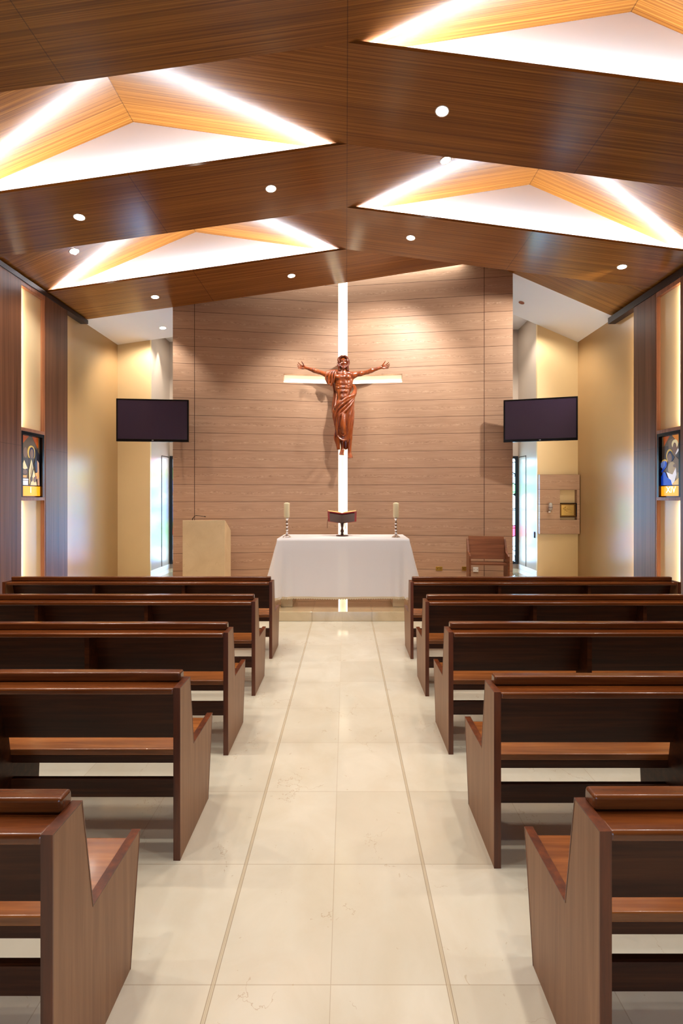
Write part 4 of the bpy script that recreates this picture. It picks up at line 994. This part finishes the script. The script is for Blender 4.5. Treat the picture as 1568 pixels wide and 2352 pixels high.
sl, X, Y, Z = R.win(P(755, 1040, -0.2), P(820, 895, 0.15), 0.03)
l, r, hd = np.interp(Z, tz, tl_), np.interp(Z, tz, tr_), np.interp(Z, tz, th_)
cx, hw_ = (l+r)/2, (r-l)/2
px_ = X/KS+788; py_ = 1053-Z/KS
# folds fan out from the right hip of the picture
ang = np.arctan2(py_-902, 818-px_)
rad = np.sqrt((py_-902)**2+(818-px_)**2)
fold = np.abs(np.sin(ang*10.5+0.4*np.sin(rad*0.05)+rad*0.008))
amp = 0.012*np.clip((rad-6)/25, 0, 1)*np.clip((811-px_)/14, 0, 1)*np.clip((0.15-Y)/0.15, 0, 1)
d = (np.sqrt(((X-cx)/hw_)**2+((Y+0.01)/hd)**2)-1)*np.minimum(hw_, hd)+amp*(1-fold)*1.1
# top edge runs from the right hip down to the left
top = (py_-(905.5+(815-px_)*0.675)); d = np.maximum(d, -top*KS*0.8)
hem = np.where(px_ < 781, 1033.5, np.where(px_ < 801, 1014.5+2.2*np.sin(px_*0.6), 1011.5)); d = np.maximum(d, (py_-hem)*KS*0.9)
R.put(sl, d.astype(np.float32), 0.001)
# inner robe falling behind the legs
R.ell(P(794, 1000, 0.03), (0.075, 0.05, 0.26), 0.01)
R.cap(P(776, 1000, 0.03), P(777, 1030, 0.03), 0.035, 0.024, 0.02, flat=0.8)
R.cap(P(793.5, 1000, 0.03), P(794, 1028, 0.03), 0.04, 0.022, 0.02, flat=0.7)
def ridge(pts, rs, out=0.0, k=0.010): R.chain([front(x, y, out-0.004) for x, y in pts], [v*1.15 for v in rs] if isinstance(rs, list) else rs*1.15, 0.016)
ridge([(815, 905), (806, 912), (797, 918), (787, 925), (777, 932), (769, 939)], [0.026, 0.028, 0.028, 0.026, 0.024, 0.022], 0.006, 0.008)
ridge([(814.5, 910), (803, 920), (792, 928), (781, 937), (773, 947), (769, 960), (769, 975)], [0.018, 0.018, 0.018, 0.018, 0.017, 0.016, 0.012], 0.012, 0.006)
ridge([(813, 915), (803, 927), (793, 937), (783, 946), (776, 957), (773, 972), (772, 988)], [0.014, 0.016, 0.016, 0.016, 0.015, 0.014, 0.010], 0.012, 0.006)
ridge([(812, 921), (804, 934), (797, 943), (789, 951), (781, 957), (777, 966), (775, 982), (774, 1000)], [0.012, 0.016, 0.018, 0.018, 0.016, 0.014, 0.012, 0.012], 0.014, 0.006)
ridge([(811, 926), (807, 945), (801, 965), (796, 983), (791, 996)], [0.010, 0.014, 0.014, 0.012, 0.010], 0.010, 0.006)
ridge([(812, 932), (809.5, 955), (805, 978), (799, 996), (795, 1009)], [0.010, 0.013, 0.013, 0.012, 0.010], 0.008, 0.006)
ridge([(812, 945), (810.5, 970), (807, 992), (803, 1009)], [0.010, 0.013, 0.013, 0.010], 0.004, 0.006)
ridge([(799, 985), (799, 1000), (797.5, 1012)], 0.011, 0.004, 0.006)
ridge([(779.5, 990), (782, 998), (787, 1002), (792, 1000), (797, 991), (801, 975), (803, 955)], [0.009, 0.011, 0.012, 0.012, 0.011, 0.010, 0.008], 0.010, 0.006)
ridge([(775, 1003), (781, 1010), (789, 1013), (797, 1011)], [0.012, 0.012, 0.010, 0.008], 0.004, 0.006)
ridge([(766.5, 945), (765.5, 958), (769, 975), (771, 990), (768.5, 1006), (772, 1018), (775, 1031)], [0.014, 0.016, 0.014, 0.014, 0.016, 0.014, 0.010], 0.0, 0.008)
# the leg pressing through the cloth
R.chain([front(789, 957, 0.006), front(787.5, 972, 0.022), front(787.5, 984, 0.026), front(787.5, 994, 0.012)], [0.040, 0.050, 0.052, 0.040], 0.014)
R.chain([front(785.2, 958, 0.042), front(784.5, 974, 0.060)], [0.006, 0.006], 0.008); R.chain([front(790, 958, 0.042), front(790.5, 974, 0.060)], [0.006, 0.006], 0.008)
# loop of cloth behind the right of the waist
R.chain([P(806, 884, 0.05), P(812, 886, 0.03), P(815, 893, 0.0), P(815, 902, -0.04), P(811, 909, -0.08)], [0.024, 0.030, 0.032, 0.032, 0.026], 0.02)
R.chain([P(808, 884, 0.03), P(812.5, 890, 0.0), P(813, 899, -0.045), P(808, 908, -0.09)], [0.014, 0.018, 0.020, 0.020], 0.006)
# long fall down the left of the torso
R.chain([P(764, 872, 0.05), P(767, 890, 0.06), P(768.5, 905, 0.06), P(766.5, 925, 0.05), P(765.5, 945, 0.03)], [0.030, 0.024, 0.026, 0.034, 0.038], 0.02)
R.chain([P(769, 880, 0.02), P(772, 895, 0.02), P(772, 910, 0.0), P(770, 928, -0.03), P(769, 940, -0.06)], [0.014, 0.013, 0.016, 0.020, 0.020], 0.008)
# gathered cloth over the shoulder
R.ell(P(760, 864, -0.005), (0.070, 0.078, 0.066), 0.02)
R.ell(P(756, 874, -0.03), (0.050, 0.045, 0.070), 0.02)
for pts, rr in (([(771, 852, -0.055), (766, 856, -0.085), (763, 866, -0.095), (762, 878, -0.08), (760, 887, -0.06)], 0.016),
                ([(768, 851, -0.03), (761, 855, -0.075), (757, 864, -0.09), (754, 874, -0.08), (755, 884, -0.06)], 0.015),
                ([(764, 851, -0.01), (756, 855, -0.06), (752, 863, -0.075), (748.5, 871, -0.06), (752, 881, -0.045)], 0.014),
                ([(774, 853, -0.06), (770, 860, -0.09), (768, 871, -0.09), (765, 881, -0.06)], 0.014),
                ([(757, 852, 0.0), (751.5, 856, -0.045), (748, 865, -0.05), (747.5, 872, -0.035)], 0.012)):
    R.chain([P(*p) for p in pts], rr*1.1, 0.016)
field_obj(R, 'robe', 'statue', stt, 1)
MB().box(-0.03, 0.03, 0.05, 8.95-8.58-0.012, 1.1, 1.3).build('wall_bracket', 'black', stt)
